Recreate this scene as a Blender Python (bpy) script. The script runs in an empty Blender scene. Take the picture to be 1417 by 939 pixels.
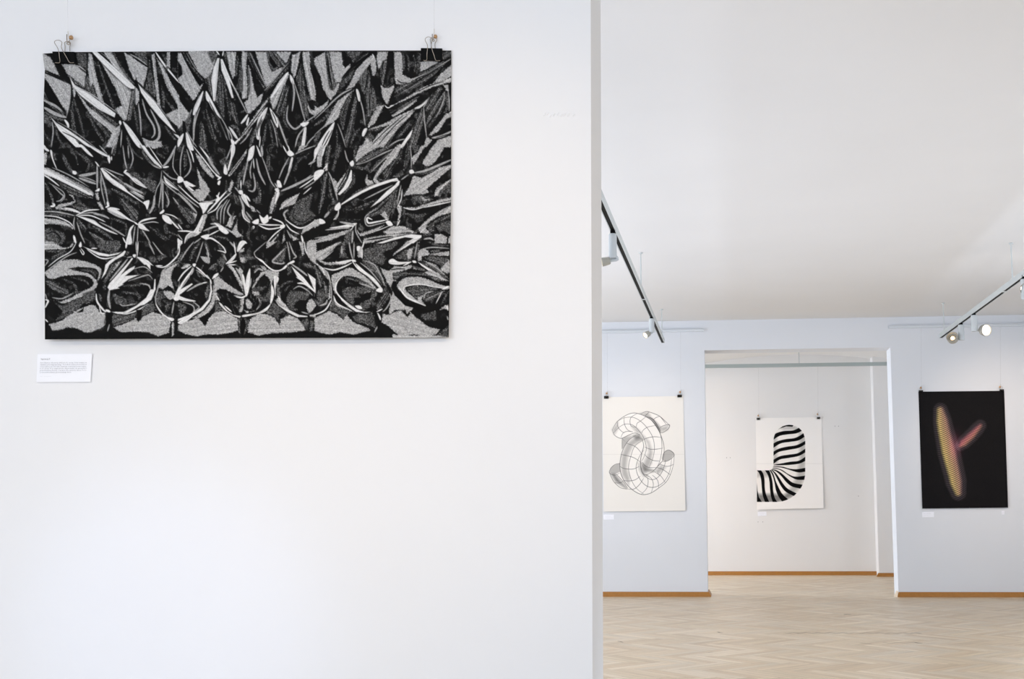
import bpy, bmesh, math, random
import numpy as np
from mathutils import Vector, Matrix
def parse(txt):
    out=[];ox=oy=0
    for ln in txt.strip().split('\n'):
        t=ln.split()
        if t[0]=='T': ox,oy=float(t[1]),float(t[2]);continue
        p=np.array(t[1:],float).reshape(-1,2)
        if oy>100: p[:,1]=np.where(p[:,1]<=2,-.6,p[:,1])
        if oy<300: p[:,1]=np.where(p[:,1]>=93,95,p[:,1])
        if ox>100: p[:,0]=np.where(p[:,0]<=1,-.6,p[:,0])
        p[:,0]=np.where(p[:,0]>=132,134,p[:,0])
        p=p*1.4165+(ox,oy)
        out.append((t[0],p))
    return out
def cr(p,closed,n=5):
    m=len(p)
    if m<3 and not closed: return p[0]+(p[1]-p[0])*np.linspace(0,1,9)[:,None]
    r=[]
    rng=m if closed else m-1
    for i in range(rng):
        if closed: a,b,c,d=p[(i-1)%m],p[i],p[(i+1)%m],p[(i+2)%m]
        else: a,b,c,d=p[max(i-1,0)],p[i],p[i+1],p[min(i+2,m-1)]
        for k in range(n):
            t=k/n
            r.append(.5*((2*b)+(c-a)*t+(2*a-5*b+4*c-d)*t*t+(3*b-a-3*c+d)*t**3))
    if not closed: r.append(p[-1])
    return np.array(r)
def strokepoly(p,w):
    q=cr(p,False)
    d=np.gradient(q,axis=0); d/=np.linalg.norm(d,axis=1)[:,None]+1e-9
    nrm=np.stack([-d[:,1],d[:,0]],1)
    s=np.linspace(0,1,len(q)); h=(w*.5)*(0.25+0.75*np.sin(np.pi*np.clip(s,0,1))**.6)
    return np.concatenate([q+nrm*h[:,None],(q-nrm*h[:,None])[::-1]])
def cover(poly,X,Y,soft):
    ins=np.zeros(X.shape,bool); dm=np.full(X.shape,1e9)
    n=len(poly)
    for i in range(n):
        x1,y1=poly[i];x2,y2=poly[(i+1)%n]
        if (y1>Y.min()-1e9):
            c=((y1>Y)!=(y2>Y))
            xi=(x2-x1)*(Y-y1)/((y2-y1) if y2!=y1 else 1e-9)+x1
            ins^=c&(X<xi)
        dx,dy=x2-x1,y2-y1; L=dx*dx+dy*dy+1e-12
        t=np.clip(((X-x1)*dx+(Y-y1)*dy)/L,0,1)
        dm=np.minimum(dm,(X-x1-t*dx)**2+(Y-y1-t*dy)**2)
    d=np.sqrt(dm); d=np.where(ins,d,-d)
    return np.clip(.5+d/soft,0,1)
def blur(a,k):
    for _ in range(k):
        a=(np.roll(a,1,0)+2*a+np.roll(a,-1,0))/4; a=(np.roll(a,1,1)+2*a+np.roll(a,-1,1))/4
    return a
def near_art(txt,x0,y0,x1,y1,s=2.0):
    W=int((x1-x0)*s)+1;H=int((y1-y0)*s)+1
    X,Y=np.meshgrid(x0+np.arange(W)/s,y0+np.arange(H)/s)
    rng=np.random.default_rng(5)
    n0=rng.standard_normal((H,W)); n1=blur(n0,1);n1/=n1.std(); n2=blur(rng.standard_normal((H,W)),2);n2/=n2.std()
    big=lambda k:blur(np.kron(rng.standard_normal((H//k+2,W//k+2)),np.ones((k,k)))[:H,:W],k*2)
    wa,wb=big(16),big(24); wa/=wa.std();wb/=wb.std()
    ang=np.arctan2(X-345,480-Y); rad=np.hypot(X-345,480-Y)
    f=np.sin(ang*46+wa*1.6+rad*.012)*.6+np.sin(ang*95+wb*2.4)*.4
    m=np.clip((f-.25)*2.2,0,1)*np.clip(.5+wb*.5,0,1)*np.clip((469-Y-22)/10,0,1)
    V=.088+m*np.clip(.15+n1*.07,0,.4)
    val={'W':.87,'G':.58,'D':.30,'K':.075}
    for k,p in parse(txt):
        u=k[0].upper()
        if k[0].isupper():
            poly=cr(p,True) if k[1:]=='o' or (u=='W' and len(p)<=7) else p; soft={'W':1.0,'G':1.6,'D':2.4,'K':1.2}[u]
        else:
            poly=strokepoly(p,(float(k[1:])*1.15+.12)*1.4165); soft={'W':.9,'G':1.1,'D':2.0,'K':.9}[u]
        a0=max(int((poly[:,0].min()-3-x0)*s),0);a1=min(int((poly[:,0].max()+3-x0)*s)+2,W)
        b0=max(int((poly[:,1].min()-3-y0)*s),0);b1=min(int((poly[:,1].max()+3-y0)*s)+2,H)
        if a1<=a0 or b1<=b0: continue
        sl=(slice(b0,b1),slice(a0,a1))
        c=cover(poly,X[sl],Y[sl],soft)
        m=poly.mean(0); ev,evec=np.linalg.eigh(np.cov((poly-m).T)+np.eye(2)*1e-6)
        el=min(1,max(0,(np.sqrt(ev[1]/(ev[0]+1e-6))-1.6)/1.5)) if k[0].isupper() else 0
        a=evec[:,0]; ph=rng.uniform(0,6.28,3)
        q=(X[sl]-m[0])*a[0]+(Y[sl]-m[1])*a[1]; r=(X[sl]-m[0])*a[1]-(Y[sl]-m[1])*a[0]
        st=el*(np.sin(q*1.15+ph[0]+r*.02)+.8*np.sin(q*2.3+ph[1]-r*.03)+.6*np.sin(q*.6+ph[2]))/2.0
        if u=='G':
            if k[0]=='G': c=np.clip(c+n1[sl]*.30*c*(1-c)*4,0,1); v=.655+n1[sl]*.055+n2[sl]*.02+st*.10
            else: v=.64+n1[sl]*.04
        elif u=='D': c=np.clip(c+n1[sl]*.25*c*(1-c)*4,0,1); v=np.clip(.30+n1[sl]*.085+st*.16,.1,.7)
        elif u=='W': v=val[u]+n2[sl]*.02+np.minimum(st,0)*.10
        else: v=val[u]
        V[sl]=V[sl]*(1-c)+c*v
    return np.clip(V,.06,.93),X,Y
def ribbon(p):
    n=len(p);m0=(p[0]+p[-1])/2;best=max(range(2,n-1),key=lambda i:np.linalg.norm((p[i-1]+p[i])/2-m0))
    return np.concatenate([cr(p[:best],False),cr(p[best:],False)])
def clean_art(txt,x0,y0,x1,y1,s,bg,val,u_):
    W=int((x1-x0)*s)+1;H=int((y1-y0)*s)+1
    X,Y=np.meshgrid(x0+np.arange(W)/s,y0+np.arange(H)/s)
    V=np.ones((H,W,3))*np.array(bg)
    ox=oy=0;body=None
    for ln in txt.strip().split('\n'):
        t=ln.split()
        if t[0]=='T':
            ox,oy=float(t[1]),float(t[2]);u_=float(t[3]) if len(t)>3 else u_;continue
        k=t[0];p=np.array(t[1:],float).reshape(-1,2)*u_+(ox,oy);u=k[0].upper()
        if k[0].isupper():
            poly=cr(p,True) if 'o' in k[1:] else ribbon(p) if 'r' in k[1:] else p; soft=5.5 if 's' in k[1:] else .5
            if k=='Wm': body=poly
        else: 
            q=cr(p,False) ;poly=strokepoly(p,float(k[1:])*u_);soft=.45
        a0=max(int((poly[:,0].min()-4-x0)*s),0);a1=min(int((poly[:,0].max()+4-x0)*s)+2,W)
        b0=max(int((poly[:,1].min()-4-y0)*s),0);b1=min(int((poly[:,1].max()+4-y0)*s)+2,H)
        if a1<=a0 or b1<=b0: continue
        sl=(slice(b0,b1),slice(a0,a1));c=cover(poly,X[sl],Y[sl],soft)[...,None]
        if body is not None and k!='Wm': c=c*cover(body,X[sl],Y[sl],.5)[...,None]
        tone=np.array([1,.985,.96])*val[u] if u in 'WGD' else np.array([1,1,1])*val[u]
        V[sl]=V[sl]*(1-c)+c*tone
    ym=(y0+y1)/2+1
    cz=np.exp(-((Y-(y0+(y1-y0)*.505))/.35)**2)[...,None]
    return V*(1-.06*cz)
def rod_art(x0,y0,x1,y1,s):
    W=int((x1-x0)*s)+1;H=int((y1-y0)*s)+1
    X,Y=np.meshgrid(x0+np.arange(W)/s,y0+np.arange(H)/s)
    V=np.ones((H,W,3))*np.array([.105,.10,.105]);u=(X-1266)*5.523;v=(Y-540)*5.523
    def rod(P,core,halo,cols,per,skew):
        nonlocal V
        P=np.array(P,float);best=np.full(X.shape,1e9);sp=np.zeros(X.shape);sd=np.zeros(X.shape);acc=0
        tot=np.sum(np.linalg.norm(np.diff(P,axis=0),axis=1))
        ns=len(P)-1
        for si,(a,b) in enumerate(zip(P,P[1:])):
            d=b-a;L=np.linalg.norm(d);d=d/L;tu=(u-a[0])*d[0]+(v-a[1])*d[1];t=np.clip(tu,0,L)
            ds=np.hypot(u-a[0]-d[0]*t,v-a[1]-d[1]*t);side=(u-a[0])*d[1]-(v-a[1])*d[0]
            m=ds<best;best=np.where(m,ds,best);sp=np.where(m,acc+np.clip(tu,-999 if si==0 else 0,999 if si==ns-1 else L),sp);sd=np.where(m,side,sd);acc+=L
        f=sp/tot;cw=np.interp(f,[0,.12,.5,.88,1],core);hw=np.interp(f,[0,.12,.5,.88,1],halo)
        st=.5+.5*np.sin((sp+skew*sd+.0025*sd*sd)/per*2*np.pi);st2=.5+.5*np.sin((sp-skew*.5*sd)/(per*1.07)*2*np.pi)
        g=np.clip((hw-best)/14,0,1);rim=np.exp(-((best-hw+4)/4)**2)
        V=V+(g*.035+rim*.028)[...,None]*np.array([1,.92,.95])+(g*st*.13)[...,None]*np.array([1,.85,.9])
        c=np.clip((cw-best)/26+.12,0,1)*(.28+.72*st)*(.85+.15*st2)
        w=np.clip(.5+sd/(2*cw+1),0,1)[...,None]
        V=V*(1-.8*c[...,None])+c[...,None]*1.15*(np.array(cols[0])*w+np.array(cols[1])*(1-w))
    rod([(196,150),(222,300),(262,480),(302,640),(332,780)],[34,50,60,52,34],[60,76,92,86,66],[(.60,.42,.42),(.86,.80,.42)],14.5,.25)
    rod([(350,420),(440,335),(500,268)],[22,34,34,26,20],[45,56,58,56,50],[(.66,.34,.42),(.78,.54,.40)],14,.5)
    gl=np.exp(-(((u-310)/45)**2+((v-420)/90)**2))[...,None];V=V+gl*np.array([.16,.05,.08])
    rng=np.random.default_rng(3);V=V+rng.standard_normal((H,W,1))*.012
    return np.clip(V,0.02,1)
ART='''T 58 69
G 0 3 8 7 13 16 17 25 2 19
G 2 26 3 21 28 34 28 45 25 61 20 55 10 38
K 0 20 14 26 28 34 26 33 3 23
D 17 14 28 14 40 30 42 38 33 33 26 26
K 14 13 19 14 26 27 26 31 20 26
G 20 14 32 14 43 23 42 36 33 30 24 22
D 33 3 43 3 44 19 36 15
g1 33 15 38 17 43 21
D 42 28 46 24 50 33 54 48 47 44 42 38
G 46 3 49 5 53 25 61 53 56 50 50 33 47 35 45 18
G 56 8 62 12 80 30 88 42 83 68 80 69 71 58 78 54 72 38 62 20
D 55 9 62 13 78 29 88 37 88 42 80 34 68 24
d1 55 12 62 34 72 57
d1 57 20 64 40 70 56
G 60 2 68 2 76 16 88 33 70 16
W 49 2 54 2 90 35 89 38 82 35 66 20
g.5 58 3 74 16 91 34
G 80 2 85 5 103 17 102 25 99 36 93 30 90 29 85 18
K 84 2 90 5 104 14 103 17 92 10
D 88 1 102 1 103 10 103 14 92 6
g1 86 4 95 9 103 15
d2 70 3 78 18 88 32
W 27 26 32 34 45 42 72 62 71 66 55 58 38 45 30 36
g.6 32 35 46 42 72 60
g.5 35 38 50 44 74 62
G 34 41 46 56 60 66 73 75 70 83 62 75 50 66 42 55
D 38 45 44 50 74 72 73 76 60 68
g1 28 35 27 50 24 65
G 30 36 33 40 32 46 31 47
d1.5 31 48 38 70 43 93
d1.2 30 50 31 70 36 93
d2 45 62 52 76 60 89
d2 48 65 58 75 66 86
d1 29 55 30 75 34 93
G 62 94 68 82 73 76 72 84 69 94
g3 2 56 12 62 24 66
d2 2 60 12 66 22 69
D 0 35 22 63 20 64 0 48
K 3 30 12 42 24 62 8 52 2 40
g2 1 49 12 54 20 60
D 0 60 8 66 10 75 0 70
W 8 65 14 71 27 79 50 93 46 94 33 88 39 94 33 94 17 79
k.7 20 80 32 86 44 95
g.5 15 70 32 80 52 93
g1 10 70 11 80 9 94
d1.5 13 74 16 85 22 94
d1 1 78 5 85 9 90
W 0 91 4 94 0 94
w2 22 68 25 72 26 76
W 94 33 100 40 110 50 122 67 131 81 126 77 115 66 105 54 97 42
g.5 98 37 112 52 124 68
G 91 36 95 40 95 50 92 54 90 44
D 87 43 91 37 91 52 87 68 83 69
K 92 26 93 32 91 36 90 35
g1.2 94 52 96 66 97 84
d1.5 90 56 92 68 94 80
g1.5 98 48 102 62 109 74 110 82 107 86
g2 98 86 107 90 114 86 114 75 106 58
G 98 87 105 89 117 89 117 94 102 94
G 73 76 77 72 76 80 72 94 69 94
w2 76 69 77 73
g1 78 78 77 94
d2 83 84 86 94
W 79 70 86 76 96 90 99 94 94 94 86 84
G 107 5 110 3 113 30 116 56 113 53 111 38
w1.5 111 2 120 15 133 32
G 112 8 118 15 126 32 133 45 133 57 122 36
D 105 10 104 22 101 38 110 46 112 42 107 24
D 117 35 122 50 132 60 130 62 122 60 118 56
K 120 48 124 54 128 60 124 62 120 60
G 121 63 131 58 133 58 133 76 127 70
d2 118 4 122 12 122 20
G 122 2 125 2 125 18 122 16
d1.5 120 74 127 84 131 88
W 129 82 133 84 133 87
T 247 69
G 0 3 3 3 12 20 20 34 24 33 22 38 16 48 14 49 0 30
K 2 2 6 2 26 29 21 36 17 30 8 14
d1 5 3 14 18 24 30
g.6 8 3 16 17 26 28
K 0 11 3 16 4 24 1 28 0 28
G 9 1 28 1 38 4 33 20 31 26 26 28 20 22
D 28 2 37 2 37 8 33 13
w1 37 1 40 5
w1 44 1 43 6
D 44 3 49 2 47 14
D 26 29 33 22 33 42 36 52 30 40
W 38 8 40 8 38 30 36 50 34 50 33 38 32 30 34 18
W 41 9 43 9 47 19 53 33 59 44 58 45 50 30 54 47 52 47 46 30 42 20
g1 53 34 60 48 67 62
D 39 20 42 25 44 45 45 68 40 58 37 50
d1.2 44 30 47 45 51 70
D 50 48 55 54 59 72 56 72 52 62
G 47 2 56 2 55 25 53 28 49 16
d2 56 26 57 15 58 6
G 62 1 67 3 66 20 67 30 67 47 62 48 61 30
G 68 15 70 18 74 38 77 46 83 42 80 52 70 62 68 62 64 52 68 48 69 38
D 60 12 63 20 63 40 59 42
d2 68 18 69 35 67 48
D 66 2 70 2 87 36 83 37 76 24
k1.2 69 6 77 24 84 36
g.8 70 3 80 24 86 36
G 75 2 86 2 88 14 91 22 98 18 103 17 97 26 88 36 86 35 80 18
D 86 2 92 2 100 16 92 21 88 14
K 89 5 97 16 93 18 89 12
G 95 2 110 2 108 8 105 13 100 8
D 92 2 95 2 105 15 102 16
D 109 9 107 18 90 37 84 39 98 24
k1 108 14 96 27 86 38
g.6 107 13 92 31 84 40
G 111 5 119 2 117 15 113 28 110 20
D 115 28 120 14 123 34 119 42
G 121 2 128 2 129 20 132 35 133 50 129 48 125 30 122 15
K 128 12 133 22 133 40
W 87 56 84 66 80 75 79 87 76 85 77 70 81 62
k.6 82 64 78 74 77 84
G 106 22 108 24 103 36 94 58 92 58 89 46 93 40 99 30
W 106 22 107 24 99 36 92 46 90 46 93 40 99 30
W 109 24 112 28 113 33 111 33 109 29
g1.5 111 30 113 42 111 60
g1.2 113 32 118 48 121 60 124 70
D 103 34 108 36 105 52 98 65 95 60
k.7 106 38 101 52 97 62
k.7 103 36 98 50 95 60
d2 105 48 100 64
g1.5 107 54 106 68 113 77 120 73 123 69
d1.5 105 56 103 68 108 77
W 119 72 127 70 126 73 122 75
W 123 76 125 77 123 94 120 94 121 86
g1.2 114 94 117 84 124 75
g1 133 64 128 68 124 71
g1 133 83 128 89 124 94
D 127 48 122 36 119 46 123 66 126 66
Go 126 52 129 58 133 60 133 64 128 61
G 88 46 86 52 78 66 62 86 56 92 66 76 76 62
k.6 86 52 74 68 60 86
d3 82 68 74 82 70 94
g1 72 76 66 86 60 92
W 89 57 92 60 97 68 97 76 93 70
k.6 91 60 94 66 96 72
g1.5 96 65 102 82 107 94
g.8 90 68 94 78 97 94
d1.5 86 72 82 94
w.8 80 84 79 94
d1 94 72 98 88 101 94
d1 89 72 93 94
W 24 40 22 50 17 62 14 63 16 54
g1.5 17 60 15 74 15 88
g1 21 56 16 72 14 94
g1 13 58 9 70 8 78
W 27 40 33 50 41 66 39 65 33 58 30 52 27 48
g1 33 56 40 70 48 88
k.7 30 50 38 66 46 84
g.8 38 60 47 76 50 88
D 27 58 31 70 35 82 39 91 33 86 30 78
Do 22 70 25 78 28 94 21 94 21 80
D 32 62 36 66 39 80 35 76
G 0 46 4 54 11 62 8 70 0 78
D 0 78 6 70 12 62 12 70 10 80 7 80
K 0 38 6 46 12 56 10 58 4 52
K 4 69 6 70 9 82 4 80
W 4 82 5 83 3 90 0 94 0 88
W 7 82 9 82 14 94 9 94
g.8 8 79 13 88 18 94
W 66 64 68 63 66 68 62 72 61 71
W 68 66 69 67 68 72 67 74 66 72
W 49 75 53 78 58 86 57 87 54 84
d2 50 74 57 76 60 84
g1 47 76 51 82 53 90
W 51 87 55 90 53 94
W 55 90 60 86 56 92
T 436 69
G 0 8 10 2 11 15 13 30 15 39 18 39 21 33 24 33 21 42 15 49 12 46 8 38 5 25 0 14
D 10 2 14 2 17 20 20 31 22 33 18 40 14 38 12 28
k1.2 12 6 14 24 17 36
G 14 2 26 2 27 14 29 18 34 14 35 19 28 26 24 32 20 31 17 20
D 30 2 46 2 42 6 37 12 34 6
k2 29 2 30 14
d2 52 3 44 10 34 20
k2 56 2 48 8 36 17 26 28
d3 38 20 32 28 24 38
G 50 9 56 5 59 9 60 20 58 26 56 25 54 13 50 18 46 25 44 29 41 31 38 36 30 39 34 33 40 20
w1 56 4 58 8
G 0 55 3 56 8 54 13 49 12 54 0 66
G 38 39 31 47 25 58 23 66 17 71 8 76 15 62 22 50 30 44
g1.2 36 38 26 43 14 53
g.8 22 46 12 56 0 68
d2 18 56 10 66 0 74
g.8 18 70 10 74 0 83
W 40 39 42 39 44 45 44 50 42 49
g1 44 48 47 60 49 74
W 48 77 51 77 48 84 46 84 46 81
D 43 28 50 18 53 22 54 34 50 44 46 41
k.8 52 22 50 34 48 40
Do 50 40 54 38 56 52 54 64 51 62 49 50
k.8 54 42 53 58
Do 56 36 59 44 60 52 57 60 55 50
D 58 54 65 52 60 60 56 62
d2 36 42 30 60 27 78
d1.5 34 44 26 62 26 74
D 39 44 41 50 40 64 36 80 31 94 29 88 33 72
d1.5 44 76 38 84 34 94
W 17 72 19 72 15 85 10 94 2 94 8 84
k.7 14 79 10 86 6 95
k.7 17 78 11 90 8 95
d3 5 80 1 90
g.8 22 72 26 82 30 94
d1 21 78 22 94
G 61 2 71 2 70 9 66 11 64 17 62 19 60 9
D 64 18 69 9 70 12 68 26 66 34 64 28
D 66 34 70 38 76 32 72 36
G 77 2 84 2 86 14 85 24 93 28 100 27 92 32 84 34 79 33 78 28
k.7 80 29 84 32 90 32
g1 92 30 112 21 133 8
G 103 12 110 10 121 12 110 18 103 21
d1.5 90 5 92 14 91 22
d1.2 96 5 98 14 97 22
d2 86 4 87 20
D 100 3 103 3 102 20 99 24
d2 101 24 112 20 126 11
D 124 2 133 2 133 6 120 11
G 64 34 67 37 72 37 77 34 77 38 73 47 71 53 69 52 66 46
w.8 68 54 71 56.5 75 55
w1 73 55 77 54
D 79 36 94 32 120 18 128 12 118 24 100 36 88 42 78 42
k.7 90 38 104 28 120 18
d1.5 77 46 86 42 95 40
k1.5 106 34 116 26 124 18
G 133 14 133 25 126 30 116 32 122 24
G 76 54 90 46 105 37 120 31 133 27 132 31 115 36 100 43 88 49
k.6 100 41 112 35 126 31
G 125 34 130 34 131 40 129 41
g1 130 40 131 50 131 60
w1 133 60 131 62
G 61 55 67 54 66 57 58 72 52 76 51 75 55 66
G 75 64 85 57 99 48 99 50 88 59 76 66
D 76 60 88 52 102 45 99 48 84 58
W 111 47 109 51 102 57 97 57 104 53
G 98 57 80 65 70 71 54 77 54 78 70 74 82 68
k.7 98 56 84 62 66 71
d1.5 52 78 60 78 66 76
G 98 58 92 66 80 78 67 94 46 94 50 85 53 86 56 90 62 82 75 71
k.6 90 64 76 76 60 94
k.6 86 64 70 78 56 92
D 68 94 78 82 70 94
D 50 84 54 90 58 86 54 80
D 104 57 107 64 104 78 98 94 92 94 92 84
D 92 70 94 73 82 86 79 86
W 95 78 93 85 90 89 86 94 83 94 88 87
g1 88 87 80 89 71 93
g1 106 55 107 70 109 85
G 109 85 114 88 109 94 106 94
g1 111 48 106 56
D 122 36 124 38 115 55 108 60 110 48
D 127 40 128 50 122 62 112 75 108 74 112 60
k.8 126 46 118 62 110 74
g.8 127 42 124 54 118 66
d1.5 129 42 129 56 126 62
G 128 62 133 62 133 64 128 68 121 79 113 84 111 83 119 74
g2 114 86 124 84 133 79
k.5 118 86 133 81
G 133 83 133 94 115 94 120 88
T 58 202
G 1 8 5 6 4 18 1 18
w2 0 1 4 3 7 5
W 8 4 10 5 11 12 15 23 12 18 9 10
d2 11 6 14 14
G 0 20 8 22 22 29 36 36 48 43 51 47 50 49 42 44 24 36 8 30 0 27
W 0 22 8 25 30 37 42 43 50 48 46 48 28 39 10 30 0 26
g.7 10 21 26 28 42 37
g.5 14 22 30 30 46 40
w1.2 0 27 8 32 17 39
D 18 36 32 42 50 51 40 50 26 46
D 22 30 34 37 48 44 46 42 34 34
d3 20 8 26 20 31 27
w3 30 25 34 27
w1.5 30 24 32 27
d1 27 2 33 10 35 18
d1.5 30 3 44 14 46 20 43 25
d1 38 6 48 16 49 22
g2.5 36 29 44 28 53 26
g2 36 31 44 34 53 37
g.8 38 30 46 32 53 35
W 37 0 40 0 50 10 45 8
W 45 0 48 0 66 10 62 10 54 6
g1 56 0 64 8
g1 70 2 68 8
d2 72 1 70 9
Wo 65 9 67 12 66 17 64 12
w1 68 10 68 14
g1.5 54 18 54 30 54 42
W 52 44 56 41 56 44
G 52 46 55 46 56 53 53 52
G 54 55 57 54 61 62 58 62
w1 52 15 56 20
W 57 22 59 21 68 31 80 39 84 44 99 55 101 57 96 54 84 46 70 38 62 31
w1.2 60 22 74 32 88 43 100 50
k.5 60 23 72 32 90 46
g1 60 21 72 26 80 29
d2 70 30 84 40 92 44
g2 80 36 90 42 99 46
g1.5 86 44 94 48 100 52
g1.2 57 24 62 42 65 58
w2 64 54 65 59
w1.5 62 60 66 58
g1 58 26 58 40 62 58
d2 68 42 80 48 92 56
g1 79 2 81 14 83 22
w1.5 80 26 83 23
g1 86 2 89 12 86 22
g1 84 2 85 12
d1 85 2 92 8 99 13
W 80 26 84 26 94 33 103 41 98 39 88 32
w.8 84 28 92 36 102 41
Do 86 26 94 27 96 32 88 30
D 95 31 105 32 112 35 110 46 102 40
w2 100 54 103 59
W 99 55 105 53 103 62 101 58
W 96 0 100 0 106 8 112 15 117 20 117 22 110 17 104 10
g1.2 98 6 108 18 116 22
w.8 104 0 112 11 118 20
G 104 0 118 0 110 3
g2 131 1 126 10 122 16 118 20
w1.5 118 21 124 20
d1.5 96 2 104 14 114 20
d1.5 112 6 120 12
g.8 117 24 116 34 112 42 110 52
g2 110 48 109 58 105 66
g1 117 32 116 46 114 60
g1.5 118 32 118 48 118 62
d1.5 122 40 123 52 121 60
g1 120 44 124 54 122 60
W 119 29 121 31 127 36 133 43 130 42 121 36
k.5 121 32 128 38 133 43
g1 118 34 124 40 133 48
g1 118 24 126 31 133 33
w2 115 66 118 64 119 62
Wo 118 67 124 69 127 76 122 75 118 71
w1.2 124 70 129 76 133 81
w.8 120 66 128 68 133 72
w1.5 112 70 105 71 98 73 94 76
W 94 76 98 76 102 80 105 83 100 82 95 80
w.6 97 76 108 74 114 75
g1 98 82 102 88 106 94
D 104 78 114 84 124 91 120 92 110 84
D 74 49 84 56 94 64 94 72 90 74 84 66 80 60
g.8 130 3 128 20 133 30
g1 128 50 133 58
d1 122 83 133 88
w2 10 55 12 58 8 59
d1.5 3 36 9 48 11 56
g1.2 10 38 18 46 21 49 18 53 14 54
g.8 7 36 20 44 22 50 18 55
D 0 54 6 57 10 62 0 61
G 13 60 17 57 32 54 30 50 26 47 30 48 33 54 30 57 22 59 14 62
G 14 61 24 60 36 65 30 64 20 62
W 22 60 30 61 38 65 34 65 24 61
D 28 58 40 56 50 62 42 64 36 62
g1.2 0 64 12 64 24 66 32 68
d1.5 0 67 14 67 30 69
G 0 70 12 71 24 74 31 80 30 81 24 78 12 76 0 76
w1 0 68 14 69 26 74 31 79
Do 0 82 12 82 22 86 20 94 0 94
k1 4 86 12 84 18 90 16 94
w1.2 33 68 44 63 56 62
W 34 68 50 72 58 78 74 86 66 84 52 77 42 72
w1 35 68 48 68 62 74
g1 36 67 50 65 64 70
g1.5 50 66 60 68 66 71
g1.2 56 74 68 80 78 86 81 88
d1.5 66 70 78 74 82 78 82 88
g1 32 69 31 76 32 82
D 34 70 44 80 42 84 36 78
w2 31 87 33 94
g1 34 74 38 86 42 94
D 46 84 56 88 66 94 54 94
d2 50 78 62 86 70 92
W 64 62 68 60 76 64 84 70 92 75 86 73 78 69
g2 64 63 74 68 82 71
w1.5 66 60 76 62
W 86 80 90 77 87 84 88 94 82 94 84 86
w1 79 89 82 93
w1.2 90 74 94 77
g1 91 78 90 86 89 94
g.8 94 78 93 94
T 247 202
g1 5 1 2 14 2 30
g1.2 8 3 12 18 10 26 5 31
D 5 8 8 8 8 18 6 24
w1 9 1 13 8 15 16
Wo 0 30 3 30 5 34 1 36
W 4 34 8 34 17 39 14 40 10 39 16 44 12 44 7 40
g2 8 40 16 48 22 54
w1 0 38 12 50 21 57
g1 0 43 12 54 20 60
W 9 0 13 0 15 4 12 4
G 16 6 22 11 28 20 35 30 34 32 30 29 22 20
w1 14 2 24 12 34 25 40 30
W 20 1 27 7 32 14 28 11
D 28 3 34 14 33 18 30 10
g2 28 11 34 20 40 28
w1.5 36 28 41 31
w1.5 42 30 38 33
Wo 39 34 41 34 40 38 38 37
W 51 1 55 0 55 6 52 14 49 24 48 22 51 10
g1 52 0 48 10 45 16
D 40 14 47 10 47 18 42 18
W 45 18 46 18 48 25 47 28 44 26
G 67 3 66 8 58 20 50 30 48 29 56 18
k.6 65 8 56 20 50 28
W 69 3 74 1 74 5 72 12 67 15 68 9
g1.5 68 13 65 26 63 38
g1 72 14 70 24 71 32
d2 66 16 62 30
w.8 73 12 74 22
W 76 2 79 4 81 10 79 9
g2 81 1 82 10
g1.5 76 12 79 26 85 38
g1 81 9 86 22 90 34 95 41
D 87 6 90 12 88 26 86 20
G 18 21 22 30 27 36 31 44 24 54 19 53 13 46 18 42 21 42
W 20 56 24 55 34 55 30 58 27 63 24 66 23 62
g1 23 54 32 54 38 51
w2 37 48 39 51 36 54
w1 40 45 38 50
G 24 67 28 67 25 78 22 84 20 82 22 74
W 23 68 24 70 20 82 22 84 16 88 12 86 17 80
w1.2 14 83 8 88 6 94
G 14 84 20 86 10 90 6 94 8 88
g1.5 24 83 34 79 40 78
w1.2 1 83 8 83 14 84
g2 0 46 8 54 18 65
G 8 64 18 66 16 74 10 72
Do 0 58 10 62 16 70 14 76 8 72
d2 0 70 4 76
w1 0 76 4 82
G 52 33 54 36 51 45 48 44
w1.5 47 44 38 54 28 65
w1 52 45 42 54 36 62 28 66
g1.2 43 57 38 64 38 72
g1 48 52 42 62 41 76
g1 50 52 45 62 44 76
g1.5 51 56 48 64 52 70 52 76 46 78
G 50 70 56 68 53 74 52 80 47 78
d1 54 63 52 74
g1.5 31 76 38 76 42 78
w1.5 35 75 42 80
Wo 39 78 43 78 49 84 46 86 40 82
g1.2 44 79 52 84 58 89
G 57 74 58 84 63 88 57 89 52 84
W 22 88 30 86 28 91 24 90
w1 28 88 40 82
w1.5 26 91 32 90 40 94
d1.5 32 88 46 90 52 94
g1 15 94 22 90
g.8 0 86 4 92
W 1 90 4 94 1 94
D 56 36 60 24 61 34 58 42
w1 61 33 61 42
Wo 58 44 62 43 63 47 60 47
g1 55 40 59 45
W 61 49 65 47 68 55 70 60 66 57
w1.5 66 48 70 54
G 69 57 74 60 76 64 72 64
g.8 76 62 80 66
D 66 38 70 34 71 40 67 41
g1.5 73 26 75 38 73 44 68 43
Do 76 34 80 42 80 54 76 56 73 52 78 48
g2 59 48 63 58 64 66 70 74
g1 54 46 57 56
D 54 46 58 50 60 58 56 56
g1.2 66 64 72 72
W 72 74 78 71 78 76 74 76
w1 62 62 64 70 70 75
W 79 67 83 70 87 67 88 73 84 76 81 74
Wo 89 69 91 69 90 71 88 71
w2 74 78 72 81
d1.5 73 79 70 83
w1.2 78 76 88 77 100 77
w1.2 78 77 88 81 102 79
w1.2 92 71 100 74 103 77
W 106 6 109 4 113 8 110 10 107 9
w1 102 1 106 7
w1 107 1 109 6
g1 108 11 102 22 98 32
W 110 12 112 12 110 20 107 25
g1.5 111 18 106 30 103 38
W 96 34 99 34 101 40 97 40
g1 94 36 98 42
G 96 42 99 43 94 56 91 66 89 66 90 56
W 96 46 99 46 96 54 94 58
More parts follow.
